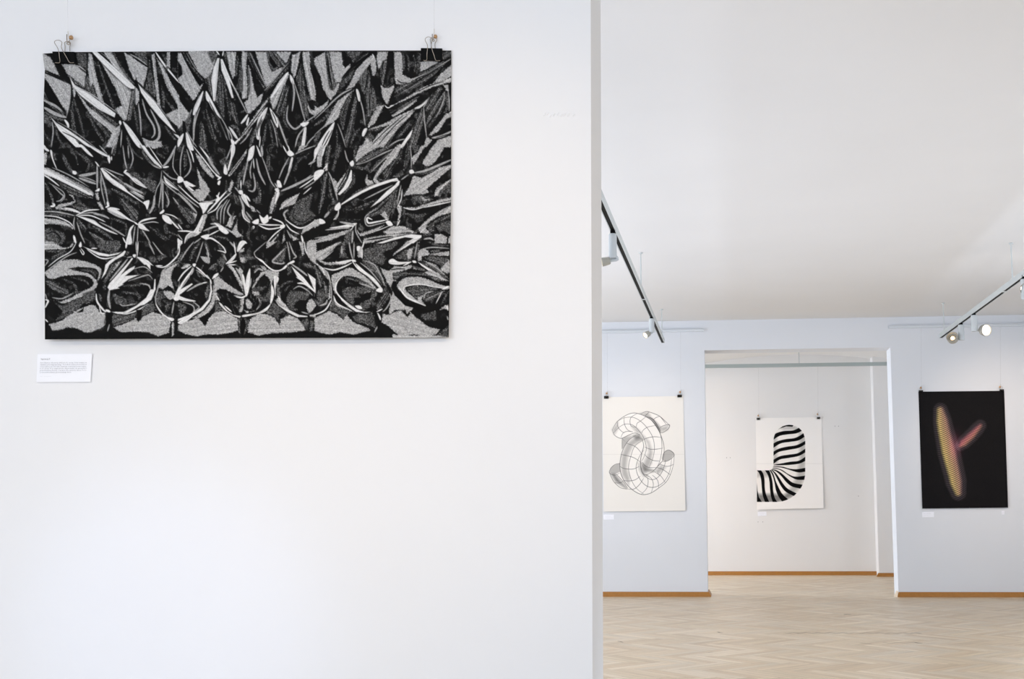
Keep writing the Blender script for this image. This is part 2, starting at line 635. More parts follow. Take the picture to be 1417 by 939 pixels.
d1.2 96 56 93 64
W 94 42 97 41 98 44 96 45
g2 100 44 114 38 133 28
g1 104 42 120 35 130 28
g1 114 8 122 4 133 1
G 115 7 126 0 119 2
D 116 12 124 10 129 6 122 12 117 16
W 129 20 133 8 133 12 130 17
g1.5 133 14 127 18
w1 133 30 126 36 118 41
g1 133 34 122 42
G 118 46 108 51 101 56 99 62 104 60 114 56
D 131 46 124 50 116 54 110 64 108 70 116 77 126 74 133 68 128 62
w.8 122 47 130 40
k.8 114 60 112 70 122 74 130 68
g1.5 107 62 103 66 105 71
w1.2 104 71 110 76 118 80 126 78 133 72
G 122 80 133 73 133 78 124 84 120 86
w1 105 76 110 82 118 86
Wo 100 77 104 77 103 80 99 80
w1 103 79 94 86 86 94
G 99 84 92 94 89 94
G 103 84 104 92 101 94
G 108 84 112 88 118 91 112 92
w1.5 120 87 122 94
g1 106 82 110 90
W 63 92 67 94 60 94
T 436 202
W 0 4 4 0 4 4 0 12
g3 7 2 4 10 3 18
G 3 4 6 0 10 0 7 12 6 20 2 21
w1 10 1 7 10
D 11 2 16 2 13 14 10 20
d2 22 2 20 14 17 24
d2 24 2 22 12
g1 29 4 31 12 33 16
d1.5 40 2 38 12
G 44 0 66 0 56 4 48 9 40 15 39 12
Wo 34 16 37 14 38 18 36 20 34 18
W 0 26 5 23 9 24 6 29 0 34
G 10 18 13 16 12 24 10 24
w1 8 23 12 18
D 8 28 12 26 11 38 8 54 4 66 3 62 6 46
g1.5 13 25 17 34 20 44 22 53
d1.5 14 30 15 44 18 54 21 58
G 18 32 22 36 30 26 33 22 30 32 22 44 20 46
k1 32 24 28 32 22 42
W 35 23 36 24 36 33 32 41 24 48 22 47 28 40 32 32
d2 38 26 37 36 28 46
g1.5 40 18 50 15 60 10 76 3
D 42 14 56 6 74 0 76 2 60 10 48 16 42 17
d2 39 20 46 22 52 20
Go 80 2 84 2 80 10 70 20 61 30 60 33 64 36 60 37 57 33 60 26 70 12
g1 77 4 66 14 54 26
d1.5 74 5 60 18 53 26
Go 51 28 49 34 52 39 57 38 56 34 52 33
D 66 26 72 20 84 6 86 2 84 12 76 22 72 32 68 33
k.8 80 14 72 26
d2 62 32 68 34 78 32
D 89 4 92 2 92 12 90 20 86 26 88 14
D 76 30 84 24 87 27 84 30
g.8 93 2 94 12 94 22
Wo 92 24 95 23 97 26 93 27
G 94 12 100 6 104 2 108 0 108 2 100 12 96 18
D 94 2 102 2 98 8
Go 105 16 110 8 116 0 126 0 120 12 112 19 108 19
g2 97 26 108 24 120 19 133 13
d1.5 98 27 110 26 124 20
G 96 29 104 31 114 26 122 21 133 18 133 20 120 32 109 42 111 45 106 47 94 47 86 49 92 40
D 120 42 133 32 133 46 124 46 122 50 118 49
Go 117 46 120 40 132 32 130 36 122 44 120 48 117 49
Do 96 50 102 48 114 52 104 56 98 54
G 103 49 108 52 115 52 106 54
G 85 60 98 60 110 56 122 52 133 50 133 53 120 56 108 59 92 62
w.8 86 60 96 62 108 59
w1 106 60 120 57 133 54
d2 88 66 100 68 110 66
d1 92 69 100 70 106 68
Go 133 58 124 62 112 70 105 76 101 81 104 85 112 85 108 80 112 74 122 68 133 64
D 133 66 122 70 110 78 112 84 116 82 116 76 124 72 133 70
D 118 78 126 74 133 72 132 88 126 82 122 84
W 81 34 83 34 82 38 74 46 64 54 54 60 62 52 70 44 78 38
W 82 34 74 35 58 41 46 46 32 54 25 58 26 56 40 46 56 38 72 33 80 31
k1 76 35 56 42 42 49
g1 76 38 60 46 48 52
g1 91 28 84 33
d1.5 60 36 46 42 36 48
D 27 61 36 62 50 56 60 52 46 62 34 63
Wo 20 58 24 55 25 60 22 63 19 62
w1 23 62 22 68 18 72
g1.5 22 66 20 72
d2 16 62 10 68
g2 14 64 9 70
D 22 71 34 72 44 72 36 74
D 60 60 76 46 80 40 76 56 73 68 71 73 68 70 64 66 50 70 50 66
k1 74 50 62 62 54 66
G 64 67 68 63 72 72 71 73
D 77 48 80 42 78 60 74 72
g1 84 38 82 48 80 58
w.8 85 42 84 52 80 60
w1.5 81 58 84 60
G 80 60 85 58 84 68 80 76 82 66
d1.5 76 74 82 76
w1 83 72 80 78
g1 60 61 50 68 49 74 52 78 62 76 70 74
w1.5 56 72 51 70 52 75 60 74 70 72
W 69 74 73 73 76 77 72 78
w.8 74 77 62 82 52 84 44 86 41 82
G 68 77 58 84 45 88 42 86 54 82
W 36 76 39 76 34 84 30 84 36 80
W 40 75 38 78 28 80 14 80 24 78
g2 24 74 34 76 38 77
g1.5 10 82 26 80 34 80
G 36 81 30 86 14 92 0 94 0 92 16 86
g.8 12 88 0 90
G 0 72 5 71 6 76 0 80
W 4 71 8 72 10 75 5 76
g1 40 76 40 84 46 94
d1.5 34 82 28 94
D 30 85 36 82 34 94 28 94
g1.5 37 82 36 94
D 44 76 48 80 46 84 42 82
G 66 84 76 78 86 78 94 82 99 85 90 84 76 86 70 86
G 48 90 60 88 74 86 94 85 99 85 80 88 64 92 50 94 46 94
W 104 87 104 89 96 94 88 94 96 90 88 89 76 92 66 94 60 94 78 89 94 86
k1.2 50 92 62 90 76 88
G 117 86 124 86 129 89 128 94 117 94
G 131 88 133 88 133 94 130 94
g1.5 106 91 112 90 116 92
d1 106 87 114 86
T 58 335
G 0 2 10 2 20 5 27 5 31 1 30 4 22 7 10 7 2 8
d1.5 2 8 14 9 22 8
Wo 36 3 38 2 39 4 37 5
w.8 34 1 28 9 16 16 6 24
w.8 37 7 40 12 41 10 38 6
g1 34 10 24 14 10 24 3 30
D 9 14 14 11 26 8 16 15 10 18
g1 2 17 6 18 2 24
W 40 4 48 7 56 10 66 12 76 10 78 9 74 12 64 14 56 13 48 9
w1 44 7 54 14 62 16 72 14
w1 48 6 54 6
Do 54 4 60 1 76 1 74 8 64 9
W 81 8 82 9 80 13 72 17 66 22 62 31 58 36 61 28 62 22 66 18 76 12
w1.5 83 0 82 6
d2 85 9 82 12
Go 3 29 10 25 20 18 32 17 44 19 54 23 58 27 57 34 54 38 55 30 52 26 44 25 36 24 28 26 34 28 46 31 53 37 54 42 48 49 36 54 24 59 18 59 14 56 18 58 28 54 40 48 49 43 50 38 46 34 36 32 20 33 10 36 5 34
k1 26 26 36 25 50 26 55 30 54 36
d2 38 27 48 28 53 34
Do 4 38 12 38 18 44 26 47 24 50 14 48 8 44
d1.5 20 36 30 40 34 47 30 50 20 55
d1 28 34 42 38 46 42
g1 10 54 20 55 30 50
g1 3 50 5 56
w1.5 3 56 6 57 5 60 3 64
Do 12 58 20 62 36 55 42 56 38 62 30 70 14 76 20 68
D 40 50 52 46 52 56 44 60 40 58
G 35 66 40 64 48 61 52 62 56 68 62 70 62 80 58 84 48 88 42 88 34 84 26 83 16 86 10 86 7 80 12 79 20 76
K 34 69 41 64 40 68
w1 3 75 6 78
D 52 86 61 83 58 86
w1.5 53 50 54 58 60 66 63 68
w1 56 62 58 69 62 69
w2 62 66 67 68
g2 66 46 65 56 67 65
d2 56 50 58 58
Do 60 41 62 41 62 46 60 46
W 64 44 66 40 75 30 84 20 88 15 89 16 84 23 77 32 85 26 91 23 90 26 81 33 92 32 95 32 85 36 78 41 80 41 74 44 76 45 70 46 66 47
g1.5 84 16 76 26 66 38
D 78 17 74 24 62 40 60 38 68 22
G 74 20 78 18 72 26 68 30
g.8 90 26 100 24 108 30
g1 84 38 96 34 104 32 108 36
d1.5 80 43 90 42 102 41 106 44
w.8 80 38 76 43
g1 96 40 104 42 106 46
Wo 89 12 92 12 91 15 89 14
W 92 14 98 15 104 18 109 23 106 22 106 27 102 22 100 22 96 18
d1 92 14 93 19 91 21
g1 88 14 83 15
Do 70 50 74 52 80 54 84 58 80 61 73 60 70 54
k.6 74 54 80 56 78 60
d2 78 49 90 50 96 53 94 56
g1 92 60 80 62 76 60
W 68 68 80 68 92 62 102 54 106 46 109 46 110 36 111 36 111 46 107 56 100 61 96 62 84 69 74 70
w1 104 60 94 66 82 70 72 68
w1 93 14 94 1
g1.5 92 1 93 12
D 104 14 110 14 113 20 106 19
g1 108 1 116 10 120 13
g1.2 104 1 110 12
D 112 14 120 12 122 14 114 18
w1.2 112 24 120 24 128 18 132 10 133 2
w1 111 23 118 23
g1 133 18 126 22 118 28 116 36 113 46 111 56 114 66 122 74
G 118 28 128 22 133 20 128 26 126 34 129 46 124 42 118 46 114 44 116 34
w1 111 60 118 70 126 75
W 121 73 128 74 129 76 126 77
Wo 128 53 133 50 133 56 130 57
Do 113 50 118 48 122 47 127 50 122 54 116 56 116 64 112 58
Go 119 48 126 48 130 52 126 56 122 54
D 120 62 124 60 126 58 124 66 121 68
g1.2 129 58 127 70
W 132 42 133 36 133 52 130 52
D 70 70 82 71 94 68 90 74 78 80 70 82 68 76
k1 66 72 68 78 64 84
G 70 83 80 80 92 74 94 78 100 72 108 68 118 71 126 77 124 88 114 92 104 88 92 87 80 88 76 87
K 92 66 98 66 96 74 94 76
d1.5 62 74 61 80
K 65 69 69 70 68 76 65 84 63 88 63 76
g1 66 80 64 87
D 98 64 108 58 112 66 98 72
G 127 78 129 78 129 90 127 92
T 247 335
W 0 2 4 1 1 8 0 14
D 4 10 10 6 4 16 0 24 0 14
g1 15 2 8 8 2 18
d2 21 2 14 10 11 18
g1 24 2 20 12 17 20
G 26 2 29 8 31 18 30 21 27 20 22 14 28 14
g1.5 22 14 27 20
Do 24 22 22 27 24 24
Do 30 26 34 22 38 21 36 26 31 27
w1 38 0 44 5 46 10 43 9 38 8
Do 38 18 44 14 46 20 42 24
Wo 14 21 17 21 16 24 14 23
Go 3 25 8 21 12 22 8 25 4 26
w1.2 13 23 5 30 1 38
g1 14 24 10 34 2 46
w1.5 15 25 4 40 0 50
g1.5 15 26 12 32
w1.2 17 24 22 28 28 34
g1.2 17 27 22 30 26 34
d1.5 18 28 21 34
W 26 33 28 32 31 36 30 36
W 0 46 10 30 8 34 2 46 13 40 14 41 3 50 0 52
g1.5 8 48 18 42 24 40
w1 23 40 28 39
Wo 0 52 8 55 16 57 15 58 4 57 0 55
g1 4 58 14 62 15 68 10 74
Do 0 60 7 62 7 66 2 70
g1 14 58 18 61 20 64 14 68
W 32 41 33 48 31 57 24 66 14 72 0 77 0 75 10 71 22 64 29 56 31 48 31 40
W 0 78 10 72 18 68 12 74 4 80
g1.5 34 42 35 54 32 64 22 72 12 77
D 29 42 31 46 29 56 26 54 26 48
G 34 46 35 58 30 68 20 74 14 74 26 66 32 58
W 36 31 39 30 38 33 33 36 34 33
g1 44 24 41 29
w1.2 31 36 32 41
G 34 36 39 33 44 38 50 42 56 46 64 51 60 52 52 49 46 46 40 45 37 48 38 54 40 57 36 56 35 44
W 46 21 50 17 56 11 56 14 52 19 48 21
w1 48 21 57 18
w1 48 22 56 22
g1.2 44 12 47 18
G 47 22 52 23 56 28 62 40 64 50 60 42 54 30
g2 56 25 61 32 63 42
G 60 24 63 28 62 31 58 28
g1.5 50 2 56 6
w1 54 1 56 12
W 60 0 66 0 62 5 59 9 57 8
G 58 8 64 6 64 9 60 10
Wo 68 29 70 26 70 40 68 50 66 53 65 48 66 36
W 62 32 64 33 66 44 67 50 65 50
g1 71 35 70 44
g1.2 72 45 75 40
Do 61 14 66 12 75 16 68 17 65 20 61 18
Go 61 15 65 15 64 20 61 19
g.8 86 0 76 8 74 11 76 15
w1.2 75 14 82 19 90 26 96 28 102 26 108 20
w1.5 78 16 84 20
G 88 27 98 29 98 33 92 36 91 44 89 36 84 31 80 34 76 40 74 44 73 44 76 36 81 29
g1.5 74 30 78 26 83 28
d1.5 72 24 78 23 74 28
Go 80 23 84 24 86 27 83 27
W 93 34 96 33 98 36 95 44 95 52 94 48
Do 72 46 78 44 86 43 80 48 74 50
Do 72 50 78 49 84 54 88 47 90 46 90 54 84 58 78 54
G 72 48 78 48 80 51 74 52
g1.2 78 54 80 60 76 66
d1.5 81 56 79 64
w2.5 91 42 92 50 90 60
w1 90 60 86 66 80 69
W 90 60 86 66 78 70 64 73 63 71 76 69 84 65
W 39 58 42 60 48 67 54 71 61 72 60 74 54 72 46 67 41 62
w1.2 45 62 52 68
w1 37 52 40 57
w1.5 56 53 62 54 66 52
g1 54 52 60 53
G 60 56 64 55 63 66 62 68 59 68 61 62
Go 66 56 69 56 72 61 70 65 67 64 66 60
d1 53 60 58 63 62 62
G 64 66 70 68 74 67 66 69
G 86 0 96 0 90 4 86 6
D 104 4 106 2 104 12 103 20 98 18 92 18
g1.5 104 6 96 14 92 19 100 21 104 20
g1 106 2 108 10 109 18
g1.2 108 2 112 10 115 14 112 16
w2 108 21 112 19 113 18
W 102 25 108 20 110 19 104 26
D 106 22 110 24 110 30 107 32
G 118 0 122 0 123 12 121 13
w1 123 0 125 10 133 20
Go 126 0 133 0 133 20 128 16 125 8
g1.5 110 21 120 28 126 33
W 110 23 122 34 130 44 133 48 133 36 126 30 133 50 126 42 116 34
w1 115 34 124 40 132 48
w1.5 116 40 124 41 132 49
d1.5 98 46 104 40 112 38
g1 112 46 118 43 126 47 131 52
D 120 21 128 20 133 26 130 26 124 24
Do 106 54 110 48 118 48 128 50 124 56 118 56 112 62 116 66 110 66 106 60
D 100 56 96 52 96 40 98 44
W 94 56 98 60 108 66 118 71 126 72 126 73 116 73 106 68 98 62
k.7 100 60 108 64
G 95 56 98 54 104 60 108 66 98 62
w1 97 52 100 58
Go 125 62 128 56 131 56 132 62 128 69 126 66
g1 120 68 127 70
G 128 71 133 70 133 73 129 73
D 92 58 97 62 104 68 98 70 98 78 94 72 86 69 90 64
K 20 74 28 71 34 70 28 78 26 82 24 77
G 1 81 8 77 20 75 26 82 30 74 36 68 44 67 52 71 58 75 58 86 52 88 40 90 26 90 18 92 8 90 0 86
D 58 75 62 74 61 78 62 92 59 88
D 64 74 69 76 68 84 64 90
K 62 74 65 76 66 82 62 94 60 84
G 70 75 78 70 86 70 94 74 99 81 100 75 108 71 116 74 122 80 124 86 110 88 90 89 78 91 68 88 68 82
D 36 56 40 62 44 67 36 67
D 119 78 126 74 127 78 126 86
D 129 76 132 78 130 87 128 86
T 436 335
G 0 10 10 6 24 0 26 0 14 10 6 18 0 16
g1 18 8 6 18
D 24 12 27 2 30 2 29 10 32 15 24 15
g1.5 26 4 26 12
G 0 16 6 18 12 20 34 18 28 22 10 22
W 20 20 34 17 36 18 28 21
w1.2 8 25 18 27 28 24 36 20
w1 0 20 8 26 13 32 15 40
G 0 18 8 26 12 28 14 36 15 54 13 56 14 38 6 28
G 41 5 46 4 46 15 42 15
w1 46 6 46 16
W 41 4 44 4 43 8 41 8
g1.2 33 2 35 10 37 17
g1 38 2 38 16
Wo 36 17 39 17 40 19 37 19
Do 48 8 60 4 80 2 76 6 70 8 66 11 68 15 66 22 60 20 52 16 48 14
w1 48 0 46 6
G 90 2 96 0 84 8 76 13 78 10
w1 96 0 84 7
D 88 8 96 4 94 14 93 18 82 16 78 15
Go 90 9 95 6 93 16 90 14
g1 100 2 97 16
d1.5 102 2 99 16
W 72 18 76 16 82 19 94 19 88 21 80 22 73 21
w1 94 19 86 23
Wo 95 18 98 18 99 20 96 20
G 64 25 72 28 78 23 86 24 94 22 94 25 86 28 76 30 76 36 80 38 76 46 78 52 90 60 100 63 96 64 90 70 88 66 78 66 74 70 72 70 74 56 76 48 70 38 66 30
k.8 74 27 80 26 88 26
D 76 30 88 29 100 30 108 30 120 34 126 38 120 38 108 32 90 32 82 34 77 38
K 76 38 80 38 78 44 84 52 92 58 104 64 112 66 120 65 108 74 96 64 88 62 78 52 74 44
Go 80 42 84 37 92 34 102 34 112 37 124 42 132 43 128 46 118 44 104 42 90 43 88 46 94 52 102 58 108 62 98 58 88 52 82 46
w.8 86 48 87 44 92 42 104 41 118 44 128 44
w1.5 82 44 90 54 104 60 108 62
Do 90 46 98 43 112 44 120 46 108 50 102 52 98 54 94 50
G 100 54 106 51 104 56 108 62 100 58
Do 108 52 120 48 126 48 118 54 110 58 107 56
g1 116 48 108 50 106 56
w1.5 131 43 124 46
w.8 124 48 118 60
d1.5 130 48 124 60
G 122 66 126 62 130 61 130 66 126 65
W 128 63 130 62 130 67
D 104 70 112 69 118 67 118 76 108 76 104 73
G 93 70 92 67 97 72 106 79 112 83 122 85 118 90 108 92 96 90 84 92 78 88 72 82 65 78 66 70 72 71 78 68 84 67 90 73
g1 129 72 130 76
G 75 90 96 91 124 91 130 93 76 94
D 120 90 130 82 130 92 124 92
W 100 19 108 23 116 28 124 34 131 38 124 36 114 30 104 23
G 106 18 118 22 131 36 126 32 116 26
d3 104 20 116 26 128 36
G 101 8 106 6 110 8 112 12 104 14 104 18 100 18
g1 104 7 114 5 131 6
G 112 12 120 10 131 9 131 13 120 13
d1.5 110 2 120 3 131 3
d1.5 112 9 122 8
D 106 15 118 14 131 15 128 24 122 22 112 18
Go 123 27 127 21 131 18 131 30
D 94 22 106 26 108 28 96 26
G 107 30 112 27 120 30 128 38 118 34
W 60 46 64 44 66 46 65 49 60 48
w1 40 21 50 30 58 36 64 44
W 39 20 44 25 54 32 62 40 66 46 62 44 52 34 42 26
w1 36 18 42 26 50 32
Do 46 17 54 17 60 22 66 34 70 44 66 40 58 30 50 24
g1 48 18 58 22 64 32 68 42
g1 44 20 54 28 64 40
Go 16 38 17 32 24 29 34 25 44 30 54 38 60 46 50 40 40 34 30 33 22 36 21 42 20 50 18 46
D 28 35 40 35 52 40 58 46 50 44 42 38 32 36
g1.2 43 40 52 43 58 46
w1.2 27 33 22 38 20 46 24 53 32 60 42 67
W 24 53 30 58 40 65 48 68 54 68 50 69 40 68 34 64 26 57
Do 27 50 28 46 36 44 50 44 58 47 48 50 42 51 44 54 38 54 38 60 32 58
Do 42 62 50 57 55 56 54 62 50 66 46 66
D 56 48 60 48 58 56 56 62 54 56
W 39 62 44 62 46 65 42 65
G 18 52 22 60 32 66 38 68 30 66 22 63 18 58
w1 18 52 22 60 36 67
D 16 54 20 62 34 68 30 70 28 76 24 71 18 67 14 66
g1 15 38 16 48 16 56
w1.2 16 56 10 66 0 71
Do 60 62 66 52 71 48 72 54 66 62 62 66
k.7 62 62 70 50
g1 73 50 74 56 70 64 66 68
D 37 73 42 70 52 70 56 68 58 78 60 84 56 82 50 80 42 78 38 76
w2 61 69 64 76
w1 66 65 60 68
g1 62 80 58 88
K 58 69 61 70 64 78 62 86 60 80
G 0 74 8 70 14 67 22 71 28 76 31 71 36 77 42 80 52 84 54 86 46 88 38 90 24 88 14 90 4 88 0 86
D 0 22 5 30 8 40 5 44 2 36
D 8 38 12 44 13 54 10 54
Do 2 50 6 46 10 52 8 58 4 60
g1.5 4 62 10 60 12 56
d2 1 56 4 62
W 0 44 1 46 1 52 0 52
'''
ARTA='''T 834 560
Go 6 62 8 58 13 55 18 54 18 64 12 65 7 64
W 6 62 11 72 24 78 21 70 16 62 10 65
Ds 8 64 12 71 20 76 22 77 16 70 11 64
k.3 6 62 8 58 12 55 16 54.5
k.3 6 62 8 64.5 12 65 16 63
k.3 6 62 8 67 11 72 17 77 24 78
k.3 13 64.5 19 71 23 77
k.3 11 72 15 72.5 19 71
W 34 9 43 6 52 10 58 15 62 19 60 23 54 26 50 20 45 13
Ds 40 9 46 13 50 17 54 22 53 25 47 17
Gs 35 8 42 7 44 10 38 10
Gs 54 21 61 19 60 23 55 25
k.35 35 8.5 39 6.5 43 6.5 52 10 58 15 62 19
k.3 40 10.5 46 13 50 18 53 23 54 26
k.3 39 10.5 43 6.8
k.3 47 14 49 12 53 10.5
k.3 43 11 47 13.5 51 19
k.3 53 10.5 56 14 59 18
k.35 53 21 57 19 62 18.5 61 22 57 25 54 26
G 18 31 18 41 26 34 22 32
k.3 18 31 18 36 18 41
k.3 18 31 21 34 24 35
Gs 18 29 28 29 34 27 28 34 20 36
W 54 52 57 43 62 42 66 45 66 55 63 65 56 74 48 80 38 83 30 80 30 66 38 68 46 64 52 58
Go 55 50 57 44 62 42 66 45 63 50 58 52.5
Gs 46 64 54 56 58 58 50 66
W 9 23 13 16 20 10 28 7.5 36 9 45 14 52 24 56 34 57 44 54 54 48 61 40 64 36 62 35 56 38 50 41 42 40 34 36 28 30 26 24 28 17 31 11 28
Gs 9 23 14 16 14 22 11 27
Gs 37 28 42 36 43 44 39 52 36 60 40 62 45 54 46 44 43 34
Ds 36 54 38 62 47 61 42 59
Gs 27 20 32 22 36 26 32 26
W 31 28 25 32 20 39 17 47 16 56 17 64 21 72 28 79 36 83 44 82 52 77 54 70 50 62 44 64 38 64 35.5 58 35 52 36.5 44 38 38 36.5 31
Gs 31 29 22 36 18 46 17 56 18 65 24 74 25 68 22 58 23 48 28 38 36 33
Ds 29 29 34 28 37 32 31 32
Gs 33 54 36 60 42 66 38 66 34 60
k.38 9 23 13 16 20 10.5 28 7.5 36 9 45 14 51 22 55 31 57 40 56 50 53 55 47 61
k.3 10 26 15 21 20 18 26 18 31 21 36 27 39 33 40.5 41 38 49 36 52
k.3 14 15 20 12 28 11.5 35 15 41 21 46 29 48 38 47 48 43 58
k.3 45 14 51 21 54 29 55 40 53 52 49 60
k.35 9 23 11 28 17 31 24 28 30 26 35 28
k.3 13.5 15 14 20 17 24 20 26
k.3 20 11 20 17 23 23 28 25
k.3 31 21 26 19 26 12 32 8
k.3 17 30 19 26 23 24.5 28 25
k.3 31 21 32 17 35 15 40 11
k.3 36 26 38 23 42 20.5 49 19
k.35 38 32 42 30.5 48 29.5 54 30
k.35 39 39 44 41 50 41 56 40
k.35 39 46 42 49 47 51.5 53 52
k.3 37 53 39 56 43 58 50 58
k.45 36.5 31 38 38 36.5 44 35 52 35.5 58 38 64 42 65
k.4 31 28 24 33 19 41 16.5 50 16 57 17 64 21 72 28 79 36 83 44 82 52 77 60 70 65 58 66.5 46
k.3 37 33 30 38 26 48 24 58 26 68 31 77 38 82.5
k.35 38 42 34 48 31 57 33 66 39 74 47 76.5 56 72 62 62 64 50
k.3 35 52 36 62 42 68 48 69 54 64 58 54 58 51
k.35 22 35.5 29 38 33 41 36 45
k.35 17 46 22 47 29 49 35 53
k.35 16 57 20 59 28 59.5 34 57
k.35 19 70 24 70.5 30 69.5 35 66
k.35 24 78 29 78 34 74 38 68
k.3 36 82.5 41 77 42 69 38 65
k.3 45 81.5 47 74 45 68 40 65
k.3 52 77 51 70 46 65
k.3 58 72 54 66 48 62
k.35 63 65 56 60 50 58
k.3 66 55 60 57 53 55
k.35 55 50 56.5 45 59 42.5 62 42 66 45 65.5 48 62 51 58 52.5 55 52.5
k.3 54 53 50 58 46 62 40 65
'''
ARTJ='''T 1040 570
Wm 5 54 5 83.2 24 83.2 28 82.8 32 81.6 36 79.8 40 77 43.5 73.5 46.5 69 48.6 64 49.6 59 49.8 54 49.8 27 49.4 23.5 48.2 20 46.4 17 44 14.7 41.2 13 38 12 35 11.7 32 12 29 13 26 14.7 23.6 17 21.8 20 20.7 23.5 20.4 27 20.4 49.5 19.8 51.8 18.4 53.4 16 54
Gs 44 18 50 22 50 60 46 68 37 78 30 82 35 72 42 60 45 44
Gs 20 22 23 20 24 48 20 48
Ds 6 76 22 76 30 77 36 73 38 78 24 84 6 84
Gs 5 54 18 54 18 60 5 60
Gs 26 14 40 13 44 16 30 16
K 25 16 29 13 34 11.5 39 12 38 13.5 32 13.2 26 15.2
Kr 20 22.5 23 19.5 30 17.5 38 17 43 15 45.5 13 49 16 42 19.5 34 20.5 26 22 19 26.5
Kr 19 30 24 27 32 25 40 24 46 21 51 17 51 21.5 44 26 36 27.5 27 29 19 34
Kr 19 37.5 25 34 33 32 42 30.5 51 26 51 29 44 33 34 35 25 37 19 41.5
Kr 19 45 26 41 34 39.5 43 38 51 33 51 36.5 44 40.5 34 42.5 26 44 19 49
Kr 20.2 48.9 28 47.5 36 46 44 45 51 40.5 51 44.5 45 47.5 36 48.8 28 49.2 20.2 49.3
T 1044 635 .692
Kr 37 14.8 48 14.5 58 15.5 70 19 85 20 106 16.5 106 24 90 26.5 78 24 66 20 52 16.5 37 16
Kr 36 17.8 46 18.5 56 22 68 30 82 35 104 32.5 104 41 86 41 74 36 62 28 50 21 36 18.9
Kr 35 20 44 22 54 28 66 39 78 47.5 100 51.5 98 60 76 55 64 46 54 34 44 25 35 21
Kr 34 20.5 42 27 50 38 58 50 68 60 90 71 86 77 64 66 54 55 47 42 40 29 33 21
Kr 32 21 38 30 43 45 50 60 57 71 72 84 60 90 49 76 43 62 40 46 36 32 30.5 22
Kr 29 21 33 32 36 46 37.5 64 41 78 48 89 38 89 33 74 31 58 30 44 27 32 20 21
Kr 11 20 17 28 20 40 20.5 56 23 70 31 89 22.5 89 17 74 15 60 13.5 42 10 29 4.5 22
K 3 30 4.6 45 6 62 9 76 17 89 3 89
'''

random.seed(7)
C=bpy.context.scene.collection
# ---------------------------------------------------------------- camera (solved from the photograph)
F=1702.7;CX=861.3;CY=469.5;PIT=.1240;YAW=-.0854;ROL=-.0059;H=.8954
FW=Vector((math.sin(YAW)*math.cos(PIT),math.cos(YAW)*math.cos(PIT),math.sin(PIT)))
RT0=Vector((math.cos(YAW),-math.sin(YAW),0));UP0=RT0.cross(FW)
RT=RT0*math.cos(ROL)+UP0*math.sin(ROL);UP=UP0*math.cos(ROL)-RT0*math.sin(ROL)
CAM=Vector((0,0,H))
cd=bpy.data.cameras.new('camera');cam=bpy.data.objects.new('camera',cd);C.objects.link(cam)
cam.matrix_world=Matrix(((RT.x,UP.x,-FW.x,0),(RT.y,UP.y,-FW.y,0),(RT.z,UP.z,-FW.z,H),(0,0,0,1)))
cd.sensor_fit='HORIZONTAL';cd.sensor_width=36;cd.lens=36*F/1417;cd.shift_x=(708.5-CX)/1417;cd.shift_y=0
cd.clip_start=.05;cd.clip_end=60
bpy.context.scene.camera=cam
def ray(u,v): return FW+RT*((u-CX)/F)-UP*((v-CY)/F)
def onY(u,v,Y):
    d=ray(u,v);return CAM+d*(Y/d.y)
def onZ(u,v,z):
    d=ray(u,v);return CAM+d*((z-H)/d.z)
def onX(u,v,x):
    d=ray(u,v);return CAM+d*(x/d.x)
NN=Vector((math.sin(YAW),math.cos(YAW),0));NT=RT0.copy();D0=2.94
def onN(u,v,off=0):
    d=ray(u,v);return CAM+d*((D0-off)/d.dot(NN))
Y1=10.885;Y2=13.697;ZC=2.4156;ZD=2.148
XL=onY(977,650,Y1).x;XR=onY(1237.7,650,Y1).x
# ---------------------------------------------------------------- helpers
def s2l(c):
    c=np.asarray(c,float);return np.where(c<=.04045,c/12.92,((c+.055)/1.055)**2.4)
def rgb(r,g,b): return tuple(float(x) for x in s2l(np.array([r,g,b])/255))+(1,)
def mat(name,col,rough=.6,metal=0,noise=0,scale=20,bump=0,emis=None,es=0,coat=0):
    m=bpy.data.materials.new(name);m.use_nodes=True;nt=m.node_tree;b=nt.nodes['Principled BSDF']
    b.inputs['Base Color'].default_value=rgb(*col);b.inputs['Roughness'].default_value=rough;b.inputs['Metallic'].default_value=metal
    b.inputs['Coat Weight'].default_value=coat
    tc=nt.nodes.new('ShaderNodeTexCoord');n=nt.nodes.new('ShaderNodeTexNoise');n.inputs['Scale'].default_value=scale;n.inputs['Detail'].default_value=4
    nt.links.new(tc.outputs['Object'],n.inputs['Vector'])
    mx=nt.nodes.new('ShaderNodeMix');mx.data_type='RGBA';mx.inputs['A'].default_value=tuple(x*(1-noise) for x in rgb(*col)[:3])+(1,)
    mx.inputs['B'].default_value=tuple(min(1,x*(1+noise)) for x in rgb(*col)[:3])+(1,)
    nt.links.new(n.outputs['Fac'],mx.inputs['Factor']);nt.links.new(mx.outputs['Result'],b.inputs['Base Color'])
    if bump:
        bp=nt.nodes.new('ShaderNodeBump');bp.inputs['Strength'].default_value=bump;bp.inputs['Distance'].default_value=.002
        nt.links.new(n.outputs['Fac'],bp.inputs['Height']);nt.links.new(bp.outputs['Normal'],b.inputs['Normal'])
    if emis: b.inputs['Emission Color'].default_value=rgb(*emis);b.inputs['Emission Strength'].default_value=es
    return m
def attrmat(name,rough=.55):
    m=bpy.data.materials.new(name);m.use_nodes=True;nt=m.node_tree;b=nt.nodes['Principled BSDF'];b.inputs['Roughness'].default_value=rough
    b.inputs['Specular IOR Level'].default_value=.06
    a=nt.nodes.new('ShaderNodeAttribute');a.attribute_name='ink';nt.links.new(a.outputs['Color'],b.inputs['Base Color']);return m
